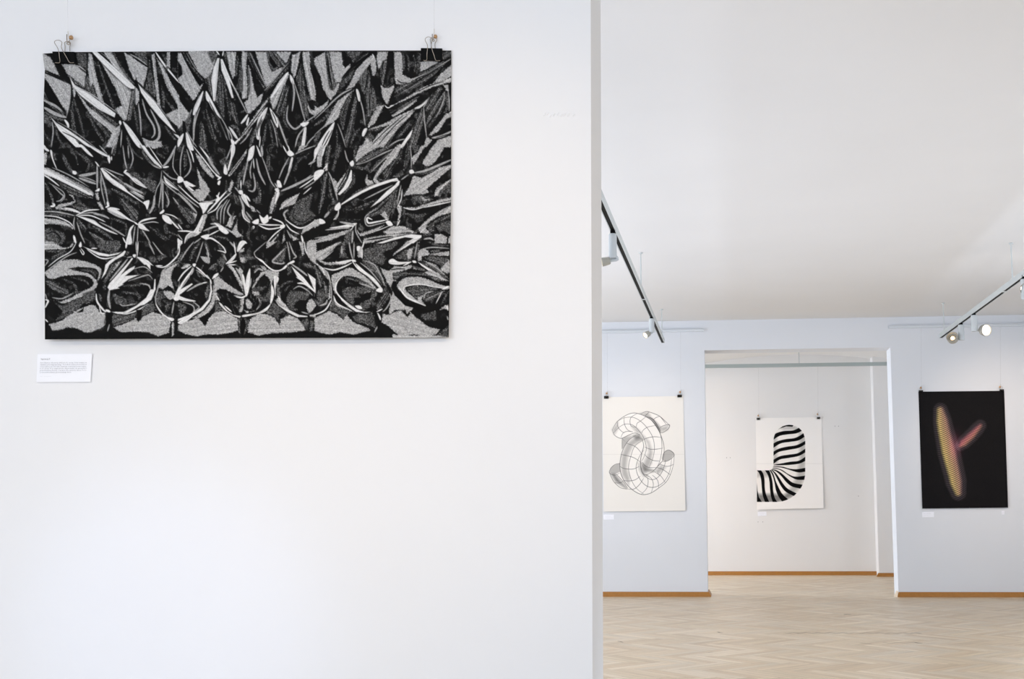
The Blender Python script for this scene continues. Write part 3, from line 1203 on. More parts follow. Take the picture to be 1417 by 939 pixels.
def link(name,bm,m,parent=None,smooth=False):
    me=bpy.data.meshes.new(name);bm.normal_update();bm.to_mesh(me);bm.free();me.materials.append(m)
    if smooth:
        for p in me.polygons:p.use_smooth=True
    o=bpy.data.objects.new(name,me);C.objects.link(o)
    if parent: o.parent=parent; o.matrix_parent_inverse=Matrix.Translation(-parent.location)
    return o
def tag(o,label,cat,group=None):
    o['label']=label;o['category']=cat
    if group:o['group']=group
    return o
def thing(name,loc,label,cat,group=None):
    o=bpy.data.objects.new(name,None);C.objects.link(o);o.location=loc;o.empty_display_size=.05;return tag(o,label,cat,group)
def struct(name,bm,m,parent=None,**k):
    o=link(name,bm,m,parent,**k)
    if not parent:o['kind']='structure'
    return o
def box(bm,a,b):
    x0,y0,z0=a;x1,y1,z1=b
    v=[bm.verts.new(p) for p in ((x0,y0,z0),(x1,y0,z0),(x1,y1,z0),(x0,y1,z0),(x0,y0,z1),(x1,y0,z1),(x1,y1,z1),(x0,y1,z1))]
    for f in ((3,2,1,0),(4,5,6,7),(0,1,5,4),(1,2,6,5),(2,3,7,6),(3,0,4,7)): bm.faces.new([v[i] for i in f])
def prism(bm,pts,vec):
    vec=Vector(vec);a=[bm.verts.new(p) for p in pts];b=[bm.verts.new(Vector(p)+vec) for p in pts];n=len(pts)
    bm.faces.new(a);bm.faces.new(b[::-1])
    for i in range(n): bm.faces.new((a[(i+1)%n],a[i],b[i],b[(i+1)%n]))
    bmesh.ops.recalc_face_normals(bm,faces=bm.faces[:])
def frame(d):
    d=Vector(d).normalized();t=Vector((0,0,1)) if abs(d.z)<.9 else Vector((1,0,0));a=d.cross(t).normalized();return d,a,d.cross(a)
def lathe(bm,p,d,prof,n=32):
    d,a,b=frame(d);p=Vector(p);rings=[]
    for (s,r) in prof:
        if r<1e-6: rings.append([bm.verts.new(p+d*s)])
        else: rings.append([bm.verts.new(p+d*s+(a*math.cos(2*math.pi*i/n)+b*math.sin(2*math.pi*i/n))*r) for i in range(n)])
    for r0,r1 in zip(rings,rings[1:]):
        for i in range(n):
            j=(i+1)%n
            if len(r0)==1 and len(r1)==1: continue
            if len(r0)==1: bm.faces.new((r0[0],r1[j],r1[i]))
            elif len(r1)==1: bm.faces.new((r0[i],r0[j],r1[0]))
            else: bm.faces.new((r0[i],r0[j],r1[j],r1[i]))
    bmesh.ops.recalc_face_normals(bm,faces=bm.faces[:])
def tube(bm,pts,r,n=8,smooth=3):
    pts=[Vector(p) for p in pts]
    if len(pts)>2 and smooth>1:
        q=[]
        for i in range(len(pts)-1):
            a,b,c,d=pts[max(i-1,0)],pts[i],pts[i+1],pts[min(i+2,len(pts)-1)]
            for k in range(smooth):
                t=k/smooth;q.append(.5*((2*b)+(c-a)*t+(2*a-5*b+4*c-d)*t*t+(3*b-a-3*c+d)*t**3))
        q.append(pts[-1]);pts=q
    rings=[];pa=None
    for i,p in enumerate(pts):
        d=(pts[min(i+1,len(pts)-1)]-pts[max(i-1,0)]).normalized()
        if pa is None: _,a,_b=frame(d)
        else: a=(pa-d*pa.dot(d)).normalized()
        pa=a;b=d.cross(a)
        rings.append([bm.verts.new(p+(a*math.cos(2*math.pi*k/n)+b*math.sin(2*math.pi*k/n))*r) for k in range(n)])
    for r0,r1 in zip(rings,rings[1:]):
        for i in range(n): bm.faces.new((r0[i],r0[(i+1)%n],r1[(i+1)%n],r1[i]))
    bm.faces.new(rings[0][::-1]);bm.faces.new(rings[-1])
NB=bmesh.new
# ---------------------------------------------------------------- materials
def plaster(name,col,sc=1.2,amt=.035):
    m=mat(name,col,.75,0,amt,sc,0);nt=m.node_tree;b=nt.nodes['Principled BSDF']
    n=nt.nodes.new('ShaderNodeTexNoise');n.inputs['Scale'].default_value=90;n.inputs['Detail'].default_value=5
    tc=nt.nodes['Texture Coordinate'] if 'Texture Coordinate' in nt.nodes else nt.nodes.new('ShaderNodeTexCoord')
    nt.links.new(tc.outputs['Object'],n.inputs['Vector'])
    bp=nt.nodes.new('ShaderNodeBump');bp.inputs['Strength'].default_value=.05;bp.inputs['Distance'].default_value=.003
    nt.links.new(n.outputs['Fac'],bp.inputs['Height']);nt.links.new(bp.outputs['Normal'],b.inputs['Normal']);b.inputs['Specular IOR Level'].default_value=.2
    return m
M_near=plaster('near wall paint',(236,237,239));M_wall=plaster('gallery wall paint',(222,225,229));M_ceil=plaster('ceiling paint',(232,232,231))
M_room=plaster('back room paint',(232,231,229));M_end=plaster('wall end tone',(226,224,221))
M_oak=mat('oak baseboard',(164,110,42),.4,0,.18,40);M_pale=mat('pale cut wood',(222,205,180),.6,0,.1,60)
M_gap=mat('dark gap',(52,36,22),.9);M_track=mat('painted track aluminium',(196,202,202),.4,.0,.03,8)
M_black=mat('black plastic',(14,14,14),.6,0,.1,30);M_black.node_tree.nodes['Principled BSDF'].inputs['Specular IOR Level'].default_value=.1;M_clip=mat('black enamelled steel',(7,8,9),.6,0,.1,30);M_clip.node_tree.nodes['Principled BSDF'].inputs['Specular IOR Level'].default_value=.08
M_wire=mat('nickel wire',(160,150,138),.3,.9);M_brass=mat('brass',(188,150,110),.35,.7)
M_body=mat('white grey lamp body',(192,198,200),.4,0,.03,10);M_head=mat('grey lamp housing',(168,166,156),.4,.2,.03,10)
M_refl=mat('lamp reflector',(170,165,150),.25,.8)
M_lamp=mat('lit lamp',(255,240,220),.4,emis=(255,238,220),es=3.2);M_lamp2=mat('halogen bulb',(255,225,190),.4,emis=(255,214,170),es=3)
M_card=mat('white card',(244,246,252),.6,0,.01,50);M_ink=mat('grey print ink',(150,152,160),.8);M_ink2=mat('dark print ink',(95,97,105),.8)
M_cord=bpy.data.materials.new('nylon cord');M_cord.use_nodes=True
_b=M_cord.node_tree.nodes['Principled BSDF'];_b.inputs['Base Color'].default_value=rgb(205,208,212);_b.inputs['Alpha'].default_value=.16;_b.inputs['Roughness'].default_value=.3
M_hook=mat('pale hook',(214,210,204),.35,.2)
# ---------------------------------------------------------------- floor: herringbone parquet
mf=bpy.data.materials.new('herringbone parquet');mf.use_nodes=True;nt=mf.node_tree;b=nt.nodes['Principled BSDF']
at=nt.nodes.new('ShaderNodeAttribute');at.attribute_name='tint'
uv=nt.nodes.new('ShaderNodeUVMap');uv.uv_map='UVMap'
mp=nt.nodes.new('ShaderNodeMapping');mp.inputs['Scale'].default_value=(3,60,1)
nz=nt.nodes.new('ShaderNodeTexNoise');nz.inputs['Scale'].default_value=1;nz.inputs['Detail'].default_value=5
cr_=nt.nodes.new('ShaderNodeValToRGB');cr_.color_ramp.elements[0].position=.3;cr_.color_ramp.elements[0].color=(.76,.73,.69,1);cr_.color_ramp.elements[1].position=.7;cr_.color_ramp.elements[1].color=(1.06,1.05,1.04,1)
mx=nt.nodes.new('ShaderNodeMix');mx.data_type='RGBA';mx.blend_type='MULTIPLY';mx.inputs['Factor'].default_value=1
nt.links.new(uv.outputs['UV'],mp.inputs['Vector']);nt.links.new(mp.outputs['Vector'],nz.inputs['Vector']);nt.links.new(nz.outputs['Fac'],cr_.inputs['Fac'])
nt.links.new(at.outputs['Color'],mx.inputs['A']);nt.links.new(cr_.outputs['Color'],mx.inputs['B']);nt.links.new(mx.outputs['Result'],b.inputs['Base Color'])
b.inputs['Roughness'].default_value=.34;b.inputs['Specular IOR Level'].default_value=.5
tcx=nt.nodes.new('ShaderNodeTexCoord');n2=nt.nodes.new('ShaderNodeTexNoise');n2.inputs['Scale'].default_value=9;n2.inputs['Detail'].default_value=3
nt.links.new(tcx.outputs['Object'],n2.inputs['Vector']);bp=nt.nodes.new('ShaderNodeBump');bp.inputs['Strength'].default_value=.12;bp.inputs['Distance'].default_value=.002
nt.links.new(n2.outputs['Fac'],bp.inputs['Height']);nt.links.new(bp.outputs['Normal'],b.inputs['Normal'])
RX0,RX1,RY0,RY1=-4.4,3.5,-3.0,13.95
def floor():
    Wd=.054;n=7;L=n*Wd;q=math.sqrt(.5);vs=[];fs=[];tint=[];uvs=[]
    pal=[np.array(s2l(np.array(c)/255)) for c in ((222,201,170),(217,195,163),(229,211,184),(212,188,154),(220,200,168),(220,203,177))]
    g=.0004
    for i in range(-90,90):
        for j in range(-10,34):
            for k in (0,1):
                ox,oy=i-j*n,i+j*n
                if k==0: r=(ox,oy,ox+n,oy+1)
                else: r=(ox,oy+1,ox+1,oy+1+n)
                x0,y0,x1,y1=[a*Wd for a in r];x0+=g;y0+=g;x1-=g;y1-=g
                P=[((x+y)*q,(y-x)*q) for x,y in ((x0,y0),(x1,y0),(x1,y1),(x0,y1))]
                cx=sum(p[0] for p in P)/4;cy=sum(p[1] for p in P)/4
                if not(RX0-.1<cx<RX1+.1 and RY0-.1<cy<RY1+.1): continue
                P=[(min(max(p[0],RX0),RX1),min(max(p[1],RY0),RY1)) for p in P]
                b0=len(vs);vs+= [(p[0],p[1],0) for p in P];fs.append((b0,b0+1,b0+2,b0+3))
                c=random.choice(pal)*random.uniform(.95,1.03);tint.append((c[0],c[1],c[2],1));o=random.uniform(0,50);o2=random.uniform(0,50)
                uvs+=[(o,o2),(o+L,o2),(o+L,o2+Wd),(o,o2+Wd)] if k==0 else [(o,o2),(o,o2+Wd),(o+L,o2+Wd),(o+L,o2)]
    me=bpy.data.meshes.new('floor');me.from_pydata(vs,[],fs)
    a=me.attributes.new('tint','FLOAT_COLOR','FACE');a.data.foreach_set('color',np.array(tint,np.float32).ravel())
    u=me.uv_layers.new(name='UVMap');u.data.foreach_set('uv',np.array(uvs,np.float32).ravel())
    me.materials.append(mf);o=bpy.data.objects.new('floor',me);C.objects.link(o);o['kind']='structure'
    bm=NB();box(bm,(RX0,RY0,-.12),(RX1,RY1,-.0012));link('subfloor',bm,M_gap,o)
    # open joints between two parquet rows
    bm=NB()
    def crack(pts,w):
        for (u,v),(u2,v2) in zip(pts,pts[1:]):
            a=onZ(u,v,.0006);b_=onZ(u2,v2,.0006);d=(b_-a);nn=Vector((-d.y,d.x,0)).normalized()*w*random.uniform(.5,1)
            f=bm.faces.new([bm.verts.new(p) for p in (a-nn,b_-nn,b_+nn,a+nn)])
    pts=[(1086+i*4.2,875.2+.7*math.sin(i*1.57)+.012*i) for i in range(46)];crack(pts,.004)
    crack([(993,874),(996,874.8),(1000,875.2)],.006);crack([(1008,875),(1060,875.4),(1086,875.4)],.0012)
    crack([(1168,850),(1172,849.3),(1177,850)],.006);crack([(1205,850),(1210,850.2),(1216,850)],.006);crack([(1216,850),(1245,852.5),(1262,853.5)],.002)
    crack([(1222,888.5)]+[(1226+i*5,889+.5*math.sin(i*1.5)) for i in range(10)],.003);crack([(1266,888.3),(1270,889),(1276,889.6)],.006);crack([(1276,889.6),(1340,890.5),(1417,891)],.0018)
    crack([(855,886.5),(858,887.2),(862,888.3)],.004);crack([(1190,889),(1200,890),(1206,890.8)],.003);crack([(980,902.5),(986,901.5)],.003)
    link('open_joint',bm,M_gap,o);return o
floor_o=floor()
# ---------------------------------------------------------------- walls
E=onN(818.7,470);E2=onX(832.9,470,E.x);T=E2.y-E.y
print('EDGE',E,T,'track',onZ(917.5,462,2.16))
def quadcol(pts,z0,z1,mts,name,ms):
    bm=NB();prism(bm,[(p[0],p[1],z0) for p in pts],(0,0,z1-z0));o=struct(name,bm,mts);return o
tl=(E.x-RX0)/NT.x
far=E-NT*tl
near=quadcol([(E.x,E.y),(E.x,E.y+T),(far.x,far.y+T),(far.x,far.y)],0,ZC,M_near,'wall_front',None)
near.data.materials.append(M_end)  # end face takes a slightly darker, warmer tone
for p in near.data.polygons:
    if p.normal.x>.9: p.material_index=1
TH=.265
bm=NB();box(bm,(RX0,Y1,0),(XL,Y1+TH,ZC));box(bm,(XR,Y1,0),(RX1,Y1+TH,ZC));box(bm,(XL,Y1,ZD),(XR,Y1+TH,ZC+.0))
wall_mid=struct('wall_middle',bm,M_wall)
bm=NB();box(bm,(RX0,Y2,0),(RX1,Y2+.25,2.9));wall_back=struct('wall_back',bm,M_room)
PX=onY(1213.6,700,Y2-.24).x
bm=NB();box(bm,(PX,Y2-.24,0),(RX1,Y2,2.9));pil=struct('wall_pier',bm,M_room)
bm=NB();box(bm,(RX0-.2,RY0,0),(RX0,RY1,2.9));struct('wall_left',bm,M_wall)
bm=NB();box(bm,(RX1,RY0,0),(RX1+.2,RY1,2.9));struct('wall_right',bm,M_wall)
bm=NB();box(bm,(RX0,RY0-.2,0),(RX1,RY0,ZC));struct('wall_rear',bm,M_wall)
bm=NB();box(bm,(RX0,RY0,ZC),(RX1,Y1+TH*.5,ZC+.15));struct('ceiling',bm,M_ceil)
# vaulted ceiling of the back room
pa=onY(1098,490.5,Y2);pb=onY(980,501.5,Y2);xc=pa.x;kk=(pa.z-pb.z)/(pb.x-xc)**2
bm=NB();xs=np.linspace(RX0,RX1,61);prof=[(x,max(pa.z-kk*(x-xc)**2,1.95 if 0 else pa.z-kk*1.7**2)) for x in xs]
for i in range(60):
    (x0,z0),(x1,z1)=prof[i],prof[i+1]
    bm.faces.new([bm.verts.new(p) for p in ((x0,Y1+TH,z0),(x0,Y2,z0),(x1,Y2,z1),(x1,Y1+TH,z1))])
bmesh.ops.remove_doubles(bm,verts=bm.verts[:],dist=1e-5)
struct('ceiling_vault',bm,M_ceil,smooth=True)
# screw holes and faint marks
def hole(u,v,Y,par,r=.004):
    p=onY(u,v,Y-.001);bm=NB();lathe(bm,p,(0,1,0),[(0,0),(0,r),(.004,r*.7)],10);link('screw_hole',bm,M_gap,par)
for u,v in ((1155.5,589.3),(1160.3,589.3),(1005.5,633),(1010.5,633),(1049,721.8),(1055.5,721.8),(1188,686)): hole(u,v,Y2,wall_back,.0035)
for u,v in ((1291.5,432.5),): pass
bm=NB()
for k,(du,dv) in enumerate(((4,158),(8,157),(11.5,160.3),(16,158.6),(22.5,157.8),(27,159.4),(31,158.7),(36,158.8),(44.5,159.4))):
    a=onN(750+du+1.2,dv-1.8,0);b_=onN(750+du-1.2,dv+1.8,0);tube(bm,[a,b_],.0022,6)
link('plaster_ridge',bm,M_near,near)
# baseboards
def base(name,x0,x1,y,z=.0408,th=.013,m=M_oak,e0=0,e1=0):
    bm=NB();A=[];B=[]
    prof=[(0,0),(-.030,0),(-.030,.006),(-th,z-.003),(-th+.003,z),(0,z)]
    for (dy,zz) in prof:
        A.append(bm.verts.new((x0-(e0*(-dy)),y+dy,zz)));B.append(bm.verts.new((x1+(e1*(-dy)),y+dy,zz)))
    bm.faces.new(A);bm.faces.new(B[::-1])
    for i in range(6): bm.faces.new((A[(i+1)%6],A[i],B[i],B[(i+1)%6]))
    bmesh.ops.recalc_face_normals(bm,faces=bm.faces[:]);return struct(name,bm,m)
bl=base('baseboard_left',RX0,XL,Y1,e1=1.0);br=base('baseboard_right',XR,RX1,Y1,e0=.4)
base('baseboard_back',RX0,PX,Y2,z=.040);base('baseboard_pier',PX,RX1,Y2-.24,z=.037,e0=1)
# jamb skirting returns: dark oak end on the left, pale cut end on the right
bm=NB();prism(bm,[(XL,Y1,.041),(XL,Y1,0),(XL+.03,Y1,0),(XL+.010,Y1,.041)],(0,TH,0));struct('baseboard_jamb_left',bm,M_oak)
bm=NB();prism(bm,[(XR,Y1-.012,.046),(XR,Y1-.028,0),(XR-.034,Y1-.0,0),(XR-.012,Y1+.0,.050)],(0,.05,0));o=struct('baseboard_jamb_right',bm,M_pale)
# picture rails
def rail(name,x0,x1,z):
    bm=NB();box(bm,(x0,Y1-.026,z-.009),(x1,Y1,z+.007));box(bm,(x0,Y1-.030,z+.0075),(x1,Y1,z+.0125));return struct(name,bm,M_track2)
M_track2=plaster('rail paint',(216,221,225))
zr=onY(900,458.2,Y1-.018).z
rail('trim_1',RX0,onY(974,457,Y1).x,zr);rail('trim_2',onY(1229,450,Y1).x,RX1,zr-.0)
# ---------------------------------------------------------------- posters
class Art: pass
def lerp_edge(pts,t):
    ts=[p[0] for p in pts];return np.interp(t,ts,[p[1] for p in pts]),np.interp(t,ts,[p[2] for p in pts])
def coons(s,t,top,bot,left,right):
    tx,ty=lerp_edge(top,s);bx,by=lerp_edge(bot,s);lx,ly=lerp_edge(left,t);rx,ry=lerp_edge(right,t)
    c00=(top[0][1],top[0][2]);c10=(top[-1][1],top[-1][2]);c01=(bot[0][1],bot[0][2]);c11=(bot[-1][1],bot[-1][2])
    o=[]
    for k,(a,b_,c,d) in enumerate(((tx,bx,lx,rx),(ty,by,ly,ry))):
        o.append((1-t)*a+t*b_+(1-s)*c+s*d-((1-s)*(1-t)*c00[k]+s*(1-t)*c10[k]+(1-s)*t*c01[k]+s*t*c11[k]))
    return o
def bil(V,x,y):
    x=np.clip(x,0,V.shape[1]-1.001);y=np.clip(y,0,V.shape[0]-1.001);i=x.astype(int);j=y.astype(int);fx=(x-i)[...,None];fy=(y-j)[...,None]
    if V.ndim==2: V=V[...,None]
    return V[j,i]*(1-fx)*(1-fy)+V[j,i+1]*fx*(1-fy)+V[j+1,i]*(1-fx)*fy+V[j+1,i+1]*fx*fy
def poster(name,V,x0,y0,sc,nx,ny,top,bot,left,right,plane,offf,label,cat='poster',edge=None):
    s,t=np.meshgrid(np.linspace(0,1,nx),np.linspace(0,1,ny))
    X,Y=coons(s,t,top,bot,left,right)
    col=bil(V,(X-x0)*sc,(Y-y0)*sc)
    if col.shape[-1]==1: col=np.repeat(col,3,-1)
    if edge is not None:
        w=max(1,int(nx*edge));col[:w]=.93;col[:,:w]=.90;
    col=s2l(col)
    off=offf(s,t)
    rt=np.array(RT);up=np.array(UP);fw=np.array(FW)
    d=fw+rt*((X-CX)/F)[...,None]-up*((Y-CY)/F)[...,None]
    if plane=='N': k=(D0-off)/(d@np.array(NN))
    else: k=(plane-off)/d[...,1]
    P=np.array([0,0,H])+d*k[...,None]
    P=P.reshape(-1,3)
    org=P.mean(0)
    idx=np.arange(nx*ny).reshape(ny,nx)
    fc=np.stack([idx[:-1,:-1],idx[1:,:-1],idx[1:,1:],idx[:-1,1:]],-1).reshape(-1,4)
    me=bpy.data.meshes.new(name);me.vertices.add(len(P));me.vertices.foreach_set('co',(P-org).astype(np.float32).ravel())
    me.loops.add(fc.size);me.loops.foreach_set('vertex_index',fc.astype(np.int32).ravel())
    me.polygons.add(len(fc));me.polygons.foreach_set('loop_start',np.arange(0,fc.size,4,dtype=np.int32));me.polygons.foreach_set('loop_total',np.full(len(fc),4,np.int32))
    me.polygons.foreach_set('use_smooth',np.ones(len(fc),bool))
    me.update(calc_edges=True)
    a=me.attributes.new('ink','FLOAT_COLOR','POINT');a.data.foreach_set('color',np.concatenate([col.reshape(-1,3),np.ones((len(P),1))],1).astype(np.float32).ravel())
    me.materials.append(M_print);o=bpy.data.objects.new(name,me);o.location=org;C.objects.link(o);return tag(o,label,cat,'posters hung on the gallery walls')
M_print=attrmat('printed paper',.85)
A1,_,_=near_art(ART,58,69,625,470)
poster('poster',A1,58,69,2.0,1030,728,[(0,58.2,73.4),(.06,92,71.2),(.5,342,69.2),(1,624.6,69.0)],[(0,61.3,469.4),(.5,340,467.6),(1,620.8,466.6)],
  [(0,58.2,73.4),(.06,61.2,97),(.17,59.4,141),(.5,60.4,271),(1,61.3,469.4)],[(0,624.6,69),(.5,624.4,268),(.8,622.5,387),(1,620.8,466.6)],'N',
  lambda s,t:.006+.010*np.sin(np.pi*s)*t+.014*t**2+.006*(1-s)**6+.002*np.sin(s*9)*t,
  'large landscape black and white poster of swirling metallic spikes on the near wall',edge=.0028)
# far posters
A2=clean_art(ARTA,830,545,952,710,4,(.925,.912,.885),dict(W=.95,G=.72,D=.50,K=.20),1.491)
poster('poster',A2,830,545,4,360,480,[(0,833.6,549.2),(1,945.5,547.6)],[(0,835.2,707.4),(1,948.6,706.2)],[(0,833.6,549.2),(1,835.2,707.4)],[(0,945.5,547.6),(1,948.6,706.2)],Y1,
  lambda s,t:.003+.012*t*t,'cream poster with a drawing of interlocking gridded tubes, left of the doorway')
A3=clean_art(ARTJ,1042,573,1144,708,4,(.965,.955,.94),dict(W=.95,G=.74,D=.52,K=.05),1.491)
poster('poster',A3,1042,573,4,330,430,[(0,1045.6,578.3),(1,1136.8,576.6)],[(0,1047.4,704.6),(1,1139.8,702.8)],[(0,1045.6,578.3),(1,1047.4,704.6)],[(0,1136.8,576.6),(1,1139.8,702.8)],Y2,
  lambda s,t:.003+.014*t*t,'white poster with a black and white striped bent tube, seen through the doorway')
A4=rod_art(1266,535,1400,708,4)
poster('poster',A4,1266,535,4,370,500,[(0,1270.9,541.6),(1,1389.6,540.4)],[(0,1276.3,703.4),(1,1395,702)],[(0,1270.9,541.6),(1,1276.3,703.4)],[(0,1389.6,540.4),(1,1395,702)],Y1,
  lambda s,t:.003+.012*t*t,'black poster with glowing yellow and pink branching rod, right of the doorway')
# ---------------------------------------------------------------- binder clips, hangers, labels
def pl(plane): return (lambda u,v,o: onN(u,v,o)) if plane=='N' else (lambda u,v,o: onY(u,v,plane-o))
def clip(plane,body,h1,h2,off,label,wr,thick,group):
    P=pl(plane);c=P(sum(p[0] for p in body)/4,sum(p[1] for p in body)/4,off)
    t=thing('binder_clip',c,label,'binder clip','binder clips holding the posters')
    bm=NB();f=[P(*body[0],off+.001),P(*body[1],off+.001),P(*body[2],off+.0035),P(*body[3],off+.0035)]
    f=[P(*body[0],off+thick),P(*body[1],off+thick),P(*body[2],off+.004),P(*body[3],off+.004)]
    bk=[P(*body[0],off-thick*.35),P(*body[1],off-thick*.35),P(*body[2],off-.003),P(*body[3],off-.003)]
    a=[bm.verts.new(p) for p in f];b_=[bm.verts.new(p) for p in bk]
    bm.faces.new(a);bm.faces.new(b_[::-1])
    for i in range(4): bm.faces.new((a[i],b_[i],b_[(i+1)%4],a[(i+1)%4]))
    bmesh.ops.recalc_face_normals(bm,faces=bm.faces[:]);bmesh.ops.bevel(bm,geom=bm.edges[:],offset=.0008,segments=2,affect='EDGES')
    link('clip_body',bm,M_clip,t)
    # rolled lower lip
    bm=NB();tube(bm,[P(body[3][0],body[3][1],off+.004),P(body[2][0],body[2][1],off+.004)],wr*1.5,8);link('clip_lip',bm,M_clip,t,smooth=True)
    bm=NB();tube(bm,[P(u,v,off+d) for u,v,d in h1],wr,8,4);link('wire_handle',bm,M_wire,t,smooth=True)
    if h2:
        bm=NB();tube(bm,[P(u,v,off+d) for u,v,d in h2],wr,8,4);link('wire_handle',bm,M_wire,t,smooth=True)
    return t
clip('N',[(72.2,71.2),(103.5,71.6),(104.8,86.8),(75.8,87.4)],
  [(76,86.6,.006),(82.6,86.4,.006),(82.2,78,.011),(81,70,.014),(79,65,.014),(75.6,59.5,.014),(75.8,57,.014),(79,55.6,.014),(83,56.2,.014),(85.8,59,.014),(84.8,65,.014),(88,72,.014),(92,79,.011),(96.3,86.2,.006),(102.5,86.6,.006)],
  [(89.8,72,-.004),(90,64,-.005),(89,59.8,-.005),(91,57.5,-.005),(95,57.4,-.005),(97.6,60,-.005),(96.6,65,-.005),(96.8,72,-.004)],.010,
  'black binder clip at the top left corner of the large spiky poster',.00075,.008,None)
clip('N',[(582.2,66.4),(612.2,66.9),(612,83.6),(583.4,83)],
  [(586,83.4,.006),(590.4,83,.006),(590.8,75,.011),(591.6,66,.014),(591,61,.014),(588.3,55.6,.014),(589.6,52.3,.014),(593,51,.014),(597,52.6,.014),(597.6,57,.014),(596.6,62,.014),(598,69,.013),(600.5,76,.01),(603.2,83.6,.006),(609,83.8,.006)],
  [(602.2,67,-.004),(602,60,-.005),(604.6,55.5,-.005),(603,52,-.005),(598,51.6,-.005),(595.3,54.5,-.005),(596.4,60,-.005),(596.6,67,-.004)],.010,
  'black binder clip at the top right corner of the large spiky poster',.00075,.008,None)
def small_clip(plane,u,v,w,h,label):
    b=[(u-w/2,v-h/2),(u+w/2,v-h/2-.1),(u+w/2,v+h/2-.1),(u-w/2,v+h/2)]
    clip(plane,b,[(u-w*.22,v+h*.3,.008),(u-w*.18,v-h*.6,.012),(u-w*.28,v-h*1.5,.012),(u,v-h*1.8,.012),(u+w*.2,v-h*1.5,.012),(u+w*.12,v-h*.6,.012),(u+w*.26,v+h*.3,.008)],None,.010,label,.0007,.009,None)
small_clip(Y1,839,549.4,6.2,3.6,'black binder clip at the top left corner of the gridded tubes poster')
small_clip(Y1,940.4,547.6,6,3.6,'black binder clip at the top right corner of the gridded tubes poster')
small_clip(Y1,1274.3,541.2,6,3,'black binder clip at the top left corner of the black poster')
small_clip(Y1,1386.2,539.9,6,3,'black binder clip at the top right corner of the black poster')
small_clip(Y2,1049.4,579.2,4.6,2.7,'black binder clip at the top left corner of the striped tube poster')
small_clip(Y2,1132.6,578,4.6,2.7,'black binder clip at the top right corner of the striped tube poster')
def hanger(plane,pts,knob,nut,top,label,rc,rk,rn,side):
    P=pl(plane);c=P(*nut,.02)
    t=thing('picture_hanger',c,label,'picture hanger','hooks and cords holding up the posters')
    bm=NB();tube(bm,[P(top[0],top[1],.012),P(*pts[0],.014)],rc*.35,6);link('cord',bm,M_cord,t,smooth=True)
    bm=NB();tube(bm,[P(u,v,.016) for u,v in pts],rc*1.4,10);link('cord_sleeve',bm,M_hook,t,smooth=True)
    bm=NB();d=(CAM-c).normalized();k=P(*knob,.02);ax=(RT*side+d*.45).normalized()
    lathe(bm,k-ax*rk*.6,ax,[(0,0),(0,rk*.8),(rk*.25,rk),(rk*.8,rk),(rk*1.1,rk*.7),(rk*1.1,0)],20);link('thumb_screw',bm,M_brass,t,smooth=True)
    bm=NB();lathe(bm,c-d*rn*.8,d,[(0,rn*.45),(0,rn),(rn*1.6,rn),(rn*1.6,rn*.45),(0,rn*.45)],20)
    tube(bm,[P(*pts[-1],.018),P(nut[0]-rn*400,nut[1]-1.5,.02),P(nut[0]-rn*500,nut[1]-6*rn*500,.02)],rn*.28,8);link('hook',bm,M_wire,t,smooth=True)
hanger('N',[(93.9,43),(95,50),(96,56.5)],(98.7,52),(94.6,60),(93.2,-60),'small steel hook on a clear cord above the left clip of the large poster',.0008,.0055,.0042,.8)
hanger('N',[(600.8,40),(600.8,46),(600.2,52)],(602.8,50.5),(599.7,56),(601,-60),'small brass hook on a clear cord above the right clip of the large poster',.0008,.0050,.0030,.5)
def small_hanger(plane,u,v,vt,label):
    P=pl(plane);c=P(u,v,.02);t=thing('picture_hanger',c,label,'picture hanger','hooks and cords holding up the posters')
    bm=NB();tube(bm,[P(u-.3,vt,.008),P(u,v-3,.012)],.0008,6);link('cord',bm,M_cord,t)
    bm=NB();tube(bm,[P(u-.1,v-3.5,.014),P(u,v+1,.016)],.0042,8);tube(bm,[P(u,v+1,.016),P(u-1.5,v+1.6,.02),P(u-2,v,.022)],.0028,8);link('hook',bm,M_hook,t,smooth=True)
    bm=NB();k=P(u-.9,v-.6,.02);lathe(bm,k,(0,-1,0),[(0,0),(0,.008),(.008,.008),(.010,.004),(.010,0)],14);link('thumb_screw',bm,M_brass,t,smooth=True)
small_hanger(Y1,840.5,544.5,459.5,'small hook on a clear cord above the left clip of the gridded tubes poster')
small_hanger(Y1,942,542.8,457.5,'small hook on a clear cord above the right clip of the gridded tubes poster')
small_hanger(Y1,1275,536.8,450.5,'small hook on a clear cord above the left clip of the black poster')
small_hanger(Y1,1384.5,535.8,448,'small hook on a clear cord above the right clip of the black poster')
small_hanger(Y2,1050,575.2,503,'small hook on a clear cord above the left clip of the striped tube poster')
small_hanger(Y2,1132,573.4,500,'small hook on a clear cord above the right clip of the striped tube poster')
